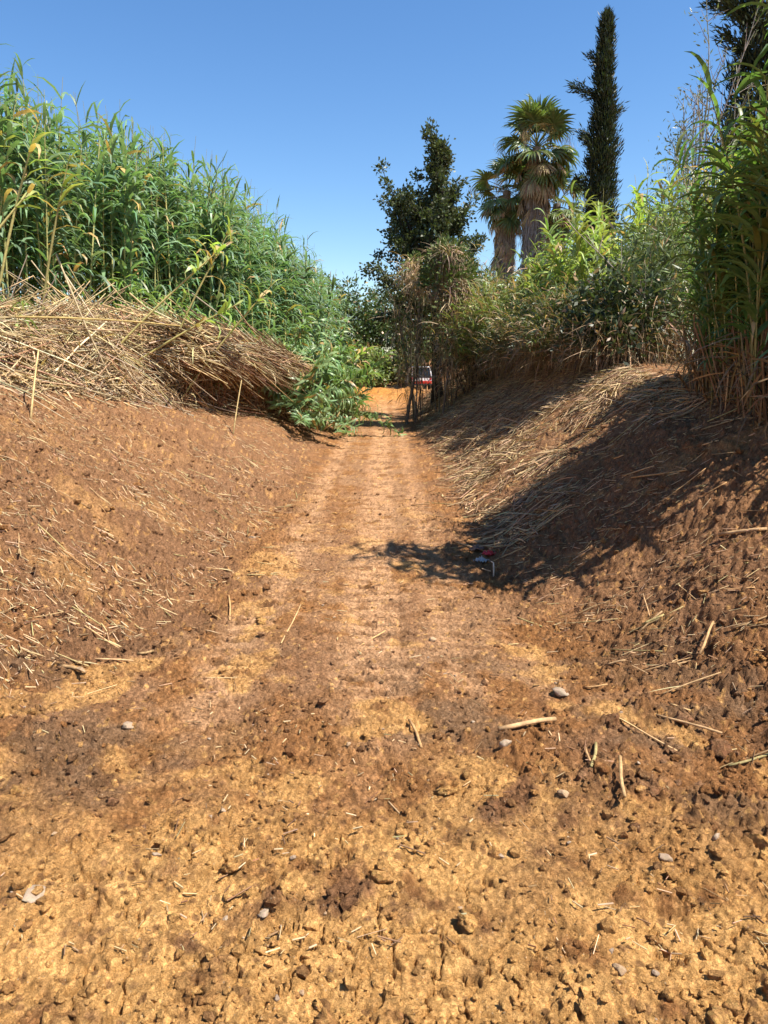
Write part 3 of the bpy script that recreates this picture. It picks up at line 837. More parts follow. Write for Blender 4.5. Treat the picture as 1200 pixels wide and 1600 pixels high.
tree('oak_tree', 'dark green pointed tree left of the palms on the right bank', (1.95, yb, gz(1.95, yb)),
     [(0, 0, 0), (-.05, 0, 3.0), (-.05, .1, 6.0), (.05, 0, 8.7)], dl, dict(L=.13, W=.08, col=DARKG, n=11, r=.15, tw=3, twl=.42, up=.10, keep=.8), (.055, .042, .034), trunk_r=.20)

# slim trunks in front of it, wrapped in dead creepers
def slim(x, y, H, lean, label, r=.06):
    t = thing('slim_tree', label, 'tree', (x, y, gz(x, y)))
    q = polyline((0, 0, -.1), (lean[0], lean[1], 1), H, 9, .02, .05)
    mb = MB(); tubes(mb, q, np.linspace(r, r * .4, 9)[None], 7, (.19, .14, .10)); mb.build('trunk', M_BARK, t)
    lf = MB(); n = 420; k = R.integers(3, 9, n)
    B = q[k] + R.normal(0, .22, (n, 3))
    ribbons(lf, B, R.uniform(0, 6.28, n), np.radians(R.uniform(-85, 10, n)), R.uniform(.2, .7, n), R.uniform(.012, .03, n), np.radians(R.uniform(10, 70, n)), 3, R.normal(0, .6, n), jit((.38, .27, .165), n, .25))
    n = 160; B = q[R.integers(5, 9, n)] + R.normal(0, .3, (n, 3))
    blades(lf, B, rand_dir(n) + np.array((0, 0, -.5)), rand_dir(n), R.uniform(.1, .2, n), R.uniform(.05, .09, n), jit((.10, .12, .04), n, .2))
    lf.build('creeper', M_STRAW, t, kind='stuff')
slim(.70, 24.0, 3.4, (-.02, 0), 'slim trunk at the edge of the track, leftmost of three by the truck')
slim(1.08, 24.6, 3.9, (-.05, .05), 'slim leaning trunk just left of the white vehicle')
slim(1.75, 22.5, 3.6, (.12, .0), 'thin pale stem curving up beside the dark tree trunk', .035)

# dead creeper curtain over the shrubs
def curtain(name, label, cx, cy, cz, rx, ry, rz, n, green=.2, hang=.9, col=(.40, .29, .18)):
    t = thing(name, label, 'creeper', (cx, cy, gz(cx, cy)))
    z0 = cz - gz(cx, cy)
    m = 9
    st = MB()
    for k in range(m):
        a = rnd.uniform(0, 6.28); rr = rnd.uniform(.2, .8)
        top = np.array((math.cos(a) * rx * rr, math.sin(a) * ry * rr, z0 + rnd.uniform(-.3, .6) * rz))
        b = np.array((top[0] * .8 + rnd.gauss(0, .15), top[1] * .8 + rnd.gauss(0, .15), -.1))
        u = np.linspace(0, 1, 5)[:, None]
        q = b + (top - b) * u + R.normal(0, .05, (5, 3))
        tubes(st, q, np.linspace(.022, .008, 5)[None] * rnd.uniform(.5, 1.2), 5, jit((.22, .165, .115), 1)[0])
    st.build('stems', M_BARK, t, kind='stuff')
    lf = MB()
    d = rand_dir(n); d[:, 2] = np.abs(d[:, 2]) * .9 - .25
    lump = 1 + .28 * fbm(d[:, 0] * 2.2 + cx, d[:, 1] * 2.2 + d[:, 2] * 2, 3, 301)
    lc = rand_dir(9) * np.array((rx, ry, rz)) * R.uniform(.3, .95, (9, 1)); lr = R.uniform(.25, .5, 9); w9 = R.integers(0, 9, n)
    B = lc[w9] + d * (lr[w9] * R.random(n) ** .35)[:, None] * np.array((1, 1, 1.5)) + np.array((0, 0, z0))
    ribbons(lf, B, np.arctan2(d[:, 1], d[:, 0]) + R.normal(0, .9, n), np.radians(R.uniform(-90, 50, n)), R.uniform(.12, .3, n) + .6 * hang * R.random(n) ** 4, R.uniform(.014, .034, n), np.radians(R.uniform(20, 110, n)), 4, R.normal(0, .6, n), jit(col, n, .25, .07))
    g = int(n * green); d = rand_dir(g); d[:, 2] = np.abs(d[:, 2])
    B = d * np.array((rx, ry, rz)) * R.uniform(.8, 1.1, (g, 1)) + np.array((0, 0, z0))
    blades(lf, B, d + rand_dir(g) * .8, rand_dir(g), R.uniform(.1, .22, g), R.uniform(.04, .09, g), jit((.13, .17, .05), g, .25))
    lf.build('strands', M_STRAW, t, kind='stuff')
    return t
curtain('creeper_curtain', 'pale brown dead creeper hanging over the trunks beside the dark tree', 1.95, 23.5, 4.2, .8, .8, 1.3, 4600, .3, 1.0)
curtain('creeper_curtain', 'small tan veil of dead creeper between the two slim trunks', .95, 24.6, 4.6, .45, .6, .7, 700, .15, 1.2)

def shrub(name, label, x, y, rx, ry, h, n, col, leafL=.14, leafW=.05, strap=False, brown=.0, group=None, z0=None, skirt=0, cat='shrub', sh=3):
    """stems fanning from the base and leaf clumps through a lumpy crown"""
    z0 = gz(x, y) if z0 is None else z0
    t = thing(name, label, cat, (x, y, z0), group)
    nc = max(20, n // 26)
    d = rand_dir(nc); d[:, 2] = np.abs(d[:, 2])
    rad = R.random(nc) ** .33 * (1 + .35 * fbm(d[:, 0] * 1.9 + x, d[:, 1] * 1.9 + d[:, 2] * 2.3 + y, 3, 311))
    cen = d * rad[:, None] * np.array((rx, ry, h * .72)) + np.array((0, 0, h * .25))
    st = MB()
    k = R.choice(nc, min(nc, 34), replace=False); u = np.linspace(0, 1, 5)
    b = np.stack([cen[k, 0] * .25, cen[k, 1] * .25, np.full(len(k), -.12)], 1)
    q = b[:, None] + (cen[k] - b)[:, None] * u[None, :, None]; q[:, 1:4] += R.normal(0, .05, (len(k), 3, 3))
    tubes(st, q, np.array([.02, .016, .012, .008, .004])[None] * R.uniform(.6, 1.3, len(k))[:, None], 5, jit((.14, .10, .065), len(k)))
    st.build('stems', M_BARK, t, kind='stuff')
    lf = MB()
    N = nc * 26; c = np.repeat(cen, 26, 0) + R.normal(0, 1, (N, 3)) * .17 * min(1.4, max(.6, h / 2.2))
    C = jit(col, N, .18, .06) * np.repeat(jit((1, 1, 1), nc, .2, .05), 26, 0)
    bb = R.random(N) < brown; C[bb] = jit((.40, .28, .16), bb.sum(), .2)
    dd = np.repeat(d, 26, 0)
    if strap:
        ribbons(lf, c, np.arctan2(dd[:, 1], dd[:, 0]) + R.normal(0, 1.0, N), np.radians(R.uniform(5, 80, N)), R.uniform(.7, 1.3, N) * leafL, R.uniform(.7, 1.3, N) * leafW, np.radians(R.uniform(30, 120, N)), sh, R.normal(0, .5, N), np.clip(C, 0, 1))
    else:
        blades(lf, c, dd * .6 + rand_dir(N), rand_dir(N), R.uniform(.7, 1.3, N) * leafL, R.uniform(.7, 1.3, N) * leafW, np.clip(C, 0, 1))
    lf.build('foliage', M_TLEAF, t, kind='stuff')
    if skirt:
        dg = MB(); a = R.uniform(0, 6.28, skirt)
        B = np.stack([np.cos(a) * rx * R.uniform(.5, 1.0, skirt), np.sin(a) * ry * R.uniform(.5, 1.0, skirt), h * R.uniform(.1, .5, skirt)], 1)
        ribbons(dg, B, a + R.normal(0, .6, skirt), np.radians(R.uniform(-85, 35, skirt)), R.uniform(.2, .8, skirt), R.uniform(.006, .016, skirt), np.radians(R.uniform(0, 80, skirt)), 4, R.normal(0, .6, skirt), jit((.27, .18, .10), skirt, .4))
        dg.build('dry_skirt', M_STRAW, t, kind='stuff')
    return t

LG = (.25, .30, .10); MG = (.115, .150, .052); DG = (.065, .09, .035)
# along the crest of the right bank, far to near
SH = [
 ('creeper_shrub', 'tangled brown and green creeper bush right of the dark tree trunk', 2.75, 23.4, 1.0, 1.1, 2.8, 3000, (.19, .20, .08), .4, .03, True, .5, 600),
 ('creeper_shrub', 'tall half dead creeper bush behind the dark tree trunk', 3.1, 25.8, 1.1, 1.1, 3.5, 3200, (.16, .17, .07), .35, .03, True, .35, 500),
 ('reed_shrub', 'pale green strap leaved bush right of the hanging dead creeper', 3.4, 22.2, 1.2, 1.3, 2.7, 3600, LG, .5, .042, True, .25, 500),
 ('reed_shrub', 'bright green grassy bush below the left palm', 4.3, 20.6, 1.2, 1.3, 2.5, 3600, LG, .5, .042, True, .18, 500),
 ('round_shrub', 'rounded fresh green bush in front of the main palm trunk', 5.2, 23.6, 1.15, 1.2, 3.6, 3400, (.16, .235, .06), .16, .06, False, .04, 300),
 ('bramble_shrub', 'dark bramble bush with brown dry skirt on the crest below the palms', 3.55, 18.8, 1.0, 1.3, 1.7, 4600, MG, .30, .026, True, .35, 900),
 ('bramble_shrub', 'olive bramble mound on the crest left of the light green reeds', 3.95, 16.9, 1.1, 1.2, 1.75, 4600, MG, .28, .026, True, .3, 900),
 ('bramble_shrub', 'low bramble at the crest in the middle of the right bank with long dead grass', 3.75, 15.1, 1.0, 1.0, 1.45, 4400, MG, .26, .024, True, .35, 1000),
 ('bramble_shrub', 'shaded dark bush left of the near reed clump on the crest', 4.1, 13.4, 1.0, 1.0, 1.75, 4600, DG, .13, .05, False, .1, 1000),
 ('willow_shrub', 'narrow leaved green shrub leaning over the crest beside the near reed clump', 4.75, 13.6, 1.1, 1.0, 2.6, 3600, (.16, .20, .075), .20, .03, False, .05, 500),
 ('willow_shrub', 'taller narrow leaved shrub behind the near reed clump', 5.6, 14.8, 1.2, 1.2, 3.4, 3600, (.18, .22, .08), .20, .032, False, .03, 200),
 ('leafy_shrub', 'dull green leafy shrub rising behind the light green reeds', 8.6, 23.5, 1.6, 1.6, 5.6, 5200, (.15, .18, .075), .13, .05, False, .03, 0),
 ('leafy_shrub', 'dense green shrub filling the gap under the second cypress', 10.6, 22.0, 2.4, 2.0, 5.2, 5600, (.12, .16, .055), .14, .055, False, .03, 0),
 ('leafy_shrub', 'dark shrub between the main palm and the tall cypress', 7.6, 29.0, 1.3, 1.3, 4.6, 3600, (.06, .095, .035), .14, .06, False, .03, 0),
 ('leafy_shrub', 'dark low shrub behind the dead creeper between dark tree and palms', 4.2, 28.0, 1.7, 1.6, 3.5, 3600, (.055, .09, .032), .14, .06, False, .03, 0),
]
for (nm, lab, x, y, rx, ry, h, n, c, L, W, st, br, sk) in SH: shrub(nm, lab, x, y, rx, ry, h, n, c, L, W, st, br, skirt=sk)

# thin twiggy tree with sparse leaves behind the near clump
tw_l = []
for k in range(18): tw_l.append((rnd.uniform(.15, .8), (rnd.gauss(-.1, .35), rnd.gauss(0, .35), 1.2), rnd.uniform(1.6, 3.4)))
tree('twiggy_tree', 'thin grey twiggy tree with sparse leaves between the cypresses', (7.3, 19.2, gz(7.3, 19.2)), [(0, 0, 0), (.1, 0, 2), (.25, 0, 4.4), (.2, 0, 6.6)], tw_l,
     dict(L=.12, W=.035, col=(.16, .18, .085), n=3, r=.15, tw=2, twl=.8, up=.10, wob=.06, keep=.75), (.26, .22, .18), trunk_r=.05)
def bare_branch(x, y, z, d, L, label):
    o = np.array((x, y, z)); q = polyline((0, 0, 0), d, L, 7, -.03, .06)
    t = thing('bare_branch', label, 'branch', o)
    mb = MB(); tubes(mb, q, np.linspace(.022, .006, 7)[None], 5, (.30, .26, .21)); mb.build('stem', M_BARK, t)
    tw = MB()
    for k in range(2, 7):
        for _ in range(3):
            tubes(tw, polyline(q[k], np.array(d) + R.normal(0, .5, 3), rnd.uniform(.3, .8), 4, 0, .1), np.array([[.007, .006, .004, .002]]), 4, (.30, .25, .20))
    tw.build('twigs', M_BARK, t, kind='stuff')
bare_branch(5.3, 12.6, gz(5.3, 12.6) - .1, (-.55, .1, .85), 3.2, 'long bare grey branch slanting up left in front of the near reed clump')
bare_branch(5.9, 14.0, gz(5.9, 14.0) - .1, (-.05, .1, 1), 4.6, 'tall bare grey branch standing up between light reeds and near clump')
bare_branch(6.6, 16.5, gz(6.6, 16.5) - .1, (.12, .0, 1), 5.6, 'thin bare branch rising against the sky behind the near clump')

# cypresses
def cypress(label, x, y, H, r, n, lean, sprigs=()):
    z = float(base_h(x, y)); t = thing('cypress_tree', label, 'tree', (x, y, z))
    u = np.linspace(0, 1, 12); P = np.stack([lean * u ** 3 * H, 0 * u, u * H * .98], 1); P[0, 2] = -.3
    mb = MB(); tubes(mb, P, (.24 * (1 - u) + .02)[None], 8, (.10, .07, .05)); mb.build('trunk', M_BARK, t)
    lf = MB()
    f = R.random(n) ** .85; a = R.uniform(0, 6.28, n)
    prof = np.interp(f, [0, .08, .3, .55, .8, .93, 1], [.35, .8, 1, .84, .44, .19, .03]) * r * (1 + .5 * fbm(a / 6.28 * 5, f * 9 + x, 3, 331)) 
    rr = prof * R.uniform(.45, 1.05, n)
    cen = np.stack([np.cos(a) * rr + lean * f ** 3 * H, np.sin(a) * rr, f * H], 1)
    k = 10; N = n * k
    c = np.repeat(cen, k, 0) + R.normal(0, .12, (N, 3)); aa = np.repeat(a, k)
    D = np.stack([np.cos(aa) * .45, np.sin(aa) * .45, np.ones(N)], 1) + R.normal(0, .35, (N, 3))
    C = jit((.034, .046, .020), N, .2) * np.repeat(jit((1, 1, 1), n, .22), k, 0)
    blades(lf, c, D, rand_dir(N), R.uniform(.15, .42, N), R.uniform(.035, .075, N), np.clip(C, 0, 1))
    for (f, a, L, up) in sprigs:
        p0 = np.array((lean * f ** 3 * H, 0, f * H)); q = polyline(p0, (math.cos(a), math.sin(a), up), L, 10, .02, .06)
        N = int(420 * L / 2); kk = R.uniform(2, 9, N); B = np.stack([np.interp(kk, np.arange(10), q[:, j]) for j in range(3)], 1) + R.normal(0, .12, (N, 3))
        blades(lf, B, np.array((math.cos(a), math.sin(a), up)) + R.normal(0, .5, (N, 3)), rand_dir(N), R.uniform(.15, .42, N), R.uniform(.03, .07, N), jit((.034, .046, .020), N, .25))
        lb = MB(); tubes(lb, q, np.linspace(.05, .01, 10)[None], 5, (.10, .07, .05)); lb.build('limb', M_BARK, t)
    lf.build('crown', M_TLEAF, t, kind='stuff')
cypress('tall slender dark cypress with a bent tip right of the palms', 10.9, 40, 16.4, .74, 2900, -.008, [(.78, PI, 1.7, .25), (.62, PI, 1.5, .6), (.70, 0.2, 1.2, .9), (.5, 2.6, 1.5, .8), (.55, .4, 1.5, 1.2), (.86, 3.0, .9, .9)])
cypress('dark cypress cut off by the top right corner of the view', 12.7, 27, 18.0, 1.3, 3600, 0, [(.66, PI, 2.9, .35), (.60, 2.9, 2.2, .5), (.56, 3.3, 2.3, .9), (.52, 3.0, 2.0, .7), (.72, 3.2, 2.0, .6), (.80, 3.1, 2.4, 1.0)])

# ------------------------------------------------------------------ fan palms
def fan_mesh(dead=False, nseg=26, rad=.95, pet=1.0, spread=2.25):
    mb = MB()
    g = (.16, .13, .05) if dead else (.13, .17, .05)
    tubes(mb, np.array([(0, 0, 0), (pet * .5, 0, .03), (pet, 0, 0)]), np.array([[.028, .02, .014]]), 4, (.24, .16, .08) if dead else (.17, .19, .06))
    a = np.linspace(-spread, spread, nseg)
    B = np.tile((pet, 0, 0.), (nseg, 1))
    L = rad * (.72 + .28 * np.cos(a * .55)) * R.uniform(.88, 1.1, nseg)
    if dead: c = jit((.40, .29, .175), nseg, .18)
    else: c = jit((.125, .165, .055), nseg, .16); c[[0, 1, -1, -2]] = jit((.30, .24, .10), 4)
    ribbons(mb, B, a * (.45 if dead else 1), np.radians(R.uniform(5, 16, nseg)), L, .105 * rad, np.radians(R.uniform(50, 95, nseg)) if not dead else np.radians(R.uniform(30, 60, nseg)), 5, R.normal(0, .35, nseg), c, taper=.5, fold=True)
    return mb
fanM = [fan_mesh().mesh('frond', M_PALM) for _ in range(5)]
deadM = [fan_mesh(True, 16, 1.0, .9, 1.6).mesh('dead_frond', M_DEAD) for _ in range(4)]

def palm(label, x, y, zc, skirt_len, scale, nf, nd, lean=0., seed=0, skr=.62, fresh=.4):
    z0 = float(base_h(x, y)); H = zc - z0
    t = thing('fan_palm', label, 'palm', (x, y, z0))
    u = np.linspace(0, 1, 9); P = np.stack([lean * u, 0 * u, u * H], 1); P[0, 2] = -.3
    mb = MB(); tubes(mb, P, np.interp(u, [0, .1, 1], [.34, .25, .22])[None], 10, (.20, .16, .125)); mb.build('trunk', M_BARK, t)
    top = Vector((lean, 0, H))
    for k in range(nf):
        f = (k + .5) / nf; az = k * 2.39996 + seed + rnd.gauss(0, .2)
        el = math.radians(lerp(82, -62, f ** .8) + rnd.gauss(0, 12))
        s = scale * rnd.uniform(.85, 1.1)
        link('frond', fanM[k % 5], t, Matrix.Translation(top + Vector((0, 0, .25 - .7 * f))) @ Matrix.Rotation(az, 4, 'Z') @ Matrix.Rotation(-el, 4, 'Y') @ Matrix.Rotation(rnd.gauss(0, .35), 4, 'X') @ Matrix.Scale(s, 4))
    for k in range(nd):
        f = (k + .5) / nd; az = k * 2.39996 + seed * 3 + rnd.gauss(0, .25)
        el = math.radians(lerp(-35, -84, min(1, f * 2.5)) + rnd.gauss(0, 8))
        zz = -.1 - fresh * skirt_len * f
        o = link('dead_frond', deadM[k % 4], t, Matrix.Translation(top + Vector((math.cos(az) * .2, math.sin(az) * .2, zz))) @ Matrix.Rotation(az, 4, 'Z') @ Matrix.Rotation(-el, 4, 'Y') @ Matrix.Scale(scale * rnd.uniform(.7, .95), 4))
    sk = MB(); n = int(900 * skirt_len)
    f = R.random(n); a = R.uniform(0, 6.28, n)
    rr = skr * np.interp(f, [0, .15, .5, 1], [.75, 1, .92, .72]) * (1 + .18 * fbm(a / 6.28 * 6, f * 5 + x, 2, 341)) * R.uniform(.55, 1, n)
    B = np.stack([np.cos(a) * rr + lean, np.sin(a) * rr, H - .5 - f * (skirt_len - .7)], 1)
    cg = lerp(np.array((.46, .32, .19))[None], np.array((.40, .34, .30))[None], sst(.15, .45, f)[:, None]) * jit((1, 1, 1), n, .25, .05)
    ribbons(sk, B, a + R.normal(0, .7, n), np.radians(R.uniform(-92, -70, n)), R.uniform(.5, 1.1, n), R.uniform(.02, .05, n), np.radians(R.uniform(-10, 14, n)), 3, R.normal(0, .5, n), np.clip(cg, 0, 1))
    sk.build('dead_leaf_skirt', M_DEAD, t, kind='stuff')
    for k in range(5):
        az = seed + k * 1.3
        st = MB(); B = np.array([(0, 0, 0.)]); tip = ribbons(st, B, az, math.radians(55), 2.3, .03, math.radians(120), 8, 0, (.34, .26, .14), taper=.3)
        nn = 60; BB = np.tile(tip[0], (nn, 1)) + R.normal(0, .16, (nn, 3)); ribbons(st, BB, R.uniform(0, 6.28, nn), np.radians(R.uniform(-90, -20, nn)), R.uniform(.2, .6, nn), .012, np.radians(30), 2, 0, jit((.36, .27, .17), nn, .2))
        st.build('flower_stalk', M_STRAW, t, loc=top)
    return t
palm('tallest fan palm with a long grey skirt of dead leaves', 8.0, 42, 13.0, 7.0, 1.28, 40, 46, 0.0, .3, .62, .34)
palm('shorter fan palm with brown hanging leaves left of the tallest palm', 6.85, 43.6, 11.2, 6.0, 1.15, 26, 34, -.1, 1.7, .50, .5)
palm('fan palm partly hidden behind and right of the tallest palm', 9.85, 45.5, 10.9, 5.5, 1.15, 24, 22, .1, 2.9, .6, .5)
palm('low fan palm showing between tallest palm and cypress', 9.9, 47.5, 8.9, 4.0, 1.05, 20, 14, 0, 4.2, .6, .5)

# ------------------------------------------------------------------ vegetation closing the far end
FAR = [(-5.5, 52, 3.2, 2.4, 5.6, MG, 'bushy tree at the far left end behind the reed bed'), (-2.6, 56, 3.2, 2.4, 6.8, (.095, .14, .045), 'green viny bush straight behind the orange soil heap'),
       (.6, 58, 2.8, 2.4, 6.4, (.10, .14, .045), 'green viny bush to the right behind the orange soil heap'), (3.2, 55, 2.4, 2.2, 6.0, MG, 'bush behind the white vehicle'),
       (6.4, 56, 3.0, 2.4, 6.4, (.075, .11, .035), 'dark bush beneath the palms at the back'), (11, 54, 3.6, 2.4, 6.0, (.07, .105, .035), 'far bush behind the fan palm trunks'),
       (-9.5, 55, 4, 3, 6.0, MG, 'far tree hidden mostly by the reed bed'), (-1.2, 51, 1.5, 1.2, 2.5, LG, 'pale green low bush on the slope above the orange soil'),
       (1.2, 51.5, 1.3, 1.2, 2.3, (.14, .15, .06), 'dry olive low bush on the slope above the orange soil'), (-3.9, 46.5, 1.6, 1.8, 3.4, (.11, .165, .05), 'light green bush at the left foot of the far slope'),
       (-3.2, 40, 1.2, 1.6, 3.2, (.10, .155, .05), 'leafy green bush at the left where the reed bed ends')]
for (x, y, rx, ry, h, c, lab) in FAR: shrub('far_bush', lab, x, y, rx, ry, h, 5600, c, .30, .13, False, .06, group=None)

# ------------------------------------------------------------------ white vehicle at the end of the track
def vehicle(x, y, rz):
    z = gz(x, y); t = thing('pickup_truck', 'small white truck with a red lower tail parked beyond the slim trunks', 'truck', (x, y, z), rotz=rz); t.scale = (.74, .74, .74)
    W = (.82, .82, .80); RD = (.50, .03, .02); K = (.02, .02, .022)
    b = MB(); box(b, (0, 1.1, .74), (1.66, 3.6, .50), W, .06); box(b, (0, 1.9, 1.02), (1.62, 1.2, .16), W, .06); b.build('body', M_PAINT, t)
    c = MB()
    V = [(-.78, -.72, .985), (.78, -.72, .985), (.78, .95, .985), (-.78, .95, .985), (-.66, -.62, 1.72), (.66, -.62, 1.72), (.66, .55, 1.72), (-.66, .55, 1.72)]
    for (i, j) in ((0, 4), (1, 5), (2, 6), (3, 7)): tubes(c, np.array([V[i], V[j]]), np.array([[.055, .05]]), 6, W)
    box(c, (0, -.03, 1.74), (1.42, 1.30, .09), W, .035); c.build('cab', M_PAINT, t)
    def pane(q):
        g = MB(); q = np.array(q); n = np.cross(q[1] - q[0], q[3] - q[0]); n /= np.linalg.norm(n)
        g.add(np.concatenate([q, q + n * .012]), Q=[(0, 1, 2, 3), (7, 6, 5, 4), (0, 4, 5, 1), (1, 5, 6, 2), (2, 6, 7, 3), (3, 7, 4, 0)], C=(.015, .018, .02)); g.build('window', M_GLASS, t, smooth=False)
    V = np.array(V)
    for f in ((0, 1, 5, 4), (1, 2, 6, 5), (2, 3, 7, 6), (3, 0, 4, 7)):
        q = V[list(f)]; m = q.mean(0); pane(m + (q - m) * .93 - np.array((0, 0, .02)))
    p = MB(); box(p, (0, -.735, .60), (1.60, .06, .24), RD, .02); p.build('tail_panel', M_PAINT, t)
    p = MB(); box(p, (0, -.77, .42), (1.62, .10, .12), K, .03); p.build('bumper', M_RUBBER, t)
    for s in (-1, 1):
        p = MB(); box(p, (s * .72, -.74, .87), (.14, .05, .14), (.55, .02, .015), .015); p.build('tail_light', M_PAINT, t)
        for yy in (-.05, 2.25):
            a = np.linspace(0, 2 * PI, 21)[:20]; wv = MB()
            prof = [(-.11, .25), (-.11, .31), (-.07, .335), (.07, .335), (.11, .31), (.11, .25)]
            VV = np.array([[(s * .76 + px, yy + pr * math.cos(q), .335 + pr * math.sin(q)) for (px, pr) in prof] for q in a]); i = np.arange(120).reshape(20, 6); ii = np.roll(i, -1, 0)
            wv.add(VV, Q=np.stack([i[:, :-1], ii[:, :-1], ii[:, 1:], i[:, 1:]], -1).reshape(-1, 4), C=K); tyre = wv.build('wheel', M_RUBBER, t)
            h = MB(); VV = np.array([(s * (.76) + s * .07, yy + .25 * math.cos(q), .335 + .25 * math.sin(q)) for q in a] + [(s * .80 + s * .07, yy, .335)]); h.add(VV, T=[(k, (k + 1) % 20, 20) for k in range(20)], C=(.45, .45, .45)); h.build('rim', M_PAINT, tyre)
vehicle(2.05, 43.2, .10)

# ------------------------------------------------------------------ straw mats and litter on the banks
def litter():
    # thick straw on the right bank's upper slope
    mb = MB(); n = 26000
    y = 7.5 + 24 * R.random(n) ** 1.35; s = .25 + 2.9 * R.random(n) ** .75
    dens = sst(-.45, .25, fbm(s * .9, y * .8, 3, 401) + .55 * sst(9, 12.5, y) - .25)
    k = R.random(n) < dens; y = y[k]; s = s[k]; n = len(y)
    x = toe_r(y) + s; z = ground_z(x, y)
    az = PI + R.normal(-.35, 1.0, n)                       # lying downhill, fanned out
    L = R.uniform(.10, .48, n); u = np.linspace(-.5, .5, 3)
    px = x[:, None] + np.cos(az)[:, None] * L[:, None] * u; py = y[:, None] + np.sin(az)[:, None] * L[:, None] * u
    pz = base_h(px.ravel(), py.ravel()).reshape(px.shape) + R.uniform(.015, .075, n)[:, None] + R.normal(0, .10, n)[:, None] * u * L[:, None]
    c = jit((.56, .385, .21), n, .25); b = R.random(n) < .3; c[b] = jit((.25, .15, .08), b.sum(), .2)
    half = n // 2
    tubes(mb, np.stack([px, py, pz], -1)[:half], R.uniform(.003, .007, half)[:, None] * np.ones((1, 3)), 4, c[:half])
    B = np.stack([px[half:, 0], py[half:, 0], pz[half:, 0]], 1)
    ribbons(mb, B, az[half:], np.radians(R.uniform(-35, 15, n - half)), L[half:] * .8, R.uniform(.006, .018, n - half), np.radians(R.uniform(-10, 40, n - half)), 3, R.normal(0, .7, n - half), c[half:])
    tag(mb.build('straw_mat', M_STRAW, kind='stuff'), 'matted pale straw covering the upper slope of the right bank')
    # loose straw over everything else
    mb = MB(); n = 70000
    y = 2.2 + 19 * R.random(n) ** 1.5; x = R.uniform(-1, 1, n) * (1.2 + y * .62)
    tl = toe_l(y); tr = toe_r(y)
    p = .07 + .75 * sst(0, -.6, x - tl) * sst(2.5, 4.5, y) + .65 * sst(0, .6, x - tr) * sst(2.8, 4.5, y)
    p = p * sst(-.5, .4, fbm(x * 1.1, y * 1.1, 3, 411))
    k = (R.random(n) < p) & (x > -6) & (x < 5); x = x[k]; y = y[k]; n = len(x)
    lf = x < toe_l(y); az = np.where(lf, R.normal(-.45, .6, n), PI + R.normal(-.5, .7, n)); az = np.where(np.abs(x) < .9, R.uniform(0, 6.28, n), az)
    L = R.uniform(.015, .11, n) * np.where(R.random(n) < .08, 2.4, 1) * lerp(.5, 1, sst(3, 5.5, y)); u = np.linspace(-.5, .5, 2)
    px = x[:, None] + np.cos(az)[:, None] * L[:, None] * u; py = y[:, None] + np.sin(az)[:, None] * L[:, None] * u
    pz = ground_z(px.ravel(), py.ravel()).reshape(px.shape); pz = pz.mean(1, keepdims=True) * .3 + pz * .7 + .008 + np.abs(R.normal(0, .012, n))[:, None]
    c = jit((.50, .36, .20), n, .25); b = R.random(n) < .3; c[b] = jit((.22, .125, .065), b.sum(), .2)
    tubes(mb, np.stack([px, py, pz], -1), R.uniform(.0014, .0042, n)[:, None] * np.ones((1, 2)), 3, c)
    tag(mb.build('straw_litter', M_STRAW, kind='stuff'), 'loose bits of straw strewn over both banks and the track')
litter()

# bigger reed pieces, each lying by itself
pieceM = []
for k in range(10):
    L = 1.0; u = np.linspace(-.5, .5, 5); mb = MB()
    q = np.stack([u, .012 * np.sin(u * 5 + k), .008 * np.cos(u * 4 + k)], 1)
    tubes(mb, q, np.array([[.022, .024, .022, .023, .02]]) * rnd.uniform(.6, 1.1), 7, jit((.46, .30, .135), 1, .15)[0], cap=True)
    if k % 2: ribbons(mb, [(.2, 0, .02)], rnd.uniform(-.6, .6), .1, .5, .05, .2, 4, .2, jit((.48, .34, .17), 1))
    pieceM.append(mb.mesh('reed_piece', M_STRAW))
def lay(x, y, L, az, label=None, k=None, thick=1., dz=.012):
    ends = np.array([(x + math.cos(az) * L * f, y + math.sin(az) * L * f) for f in (-.45, 0, .45)])
    z = ground_z(ends[:, 0], ends[:, 1]); p = math.atan2(z[2] - z[0], L * .9)
    zc = max((z[0] + z[2]) / 2, z[1] - .01) + dz
    o = bpy.data.objects.new('reed_piece', pieceM[rnd.randrange(10) if k is None else k]); COL.objects.link(o)
    o.matrix_world = Matrix.Translation((x, y, zc)) @ Matrix.Rotation(az, 4, 'Z') @ Matrix.Rotation(-p, 4, 'Y') @ Matrix.Diagonal((L, thick * .5, thick * .5, 1))
    if label: tag(o, label, 'reed piece')
    return o
n_l = n_r = 0
while n_l < 95:
    y = 4.4 + 9 * rnd.random() ** 1.2; x = float(toe_l(y)) - rnd.uniform(-.1, 2.6)
    if abs(x) > .62 * y + .5: continue
    tag(lay(x, y, rnd.uniform(.12, .40), rnd.gauss(-.5, .55), thick=rnd.uniform(.25, .6)), 'dry reed piece lying on the left bank slope', 'reed piece', 'reed pieces on the left bank'); n_l += 1
while n_r < 130:
    y = 3.4 + 10 * rnd.random() ** 1.2; x = float(toe_r(y)) + rnd.uniform(-.3, 2.4)
    if abs(x) > .62 * y + .4: continue
    tag(lay(x, y, rnd.uniform(.12, .45), PI + rnd.gauss(-.6, .6), thick=rnd.uniform(.3, .65)), 'dry reed piece lying on the right bank slope', 'reed piece', 'reed pieces on the right bank'); n_r += 1

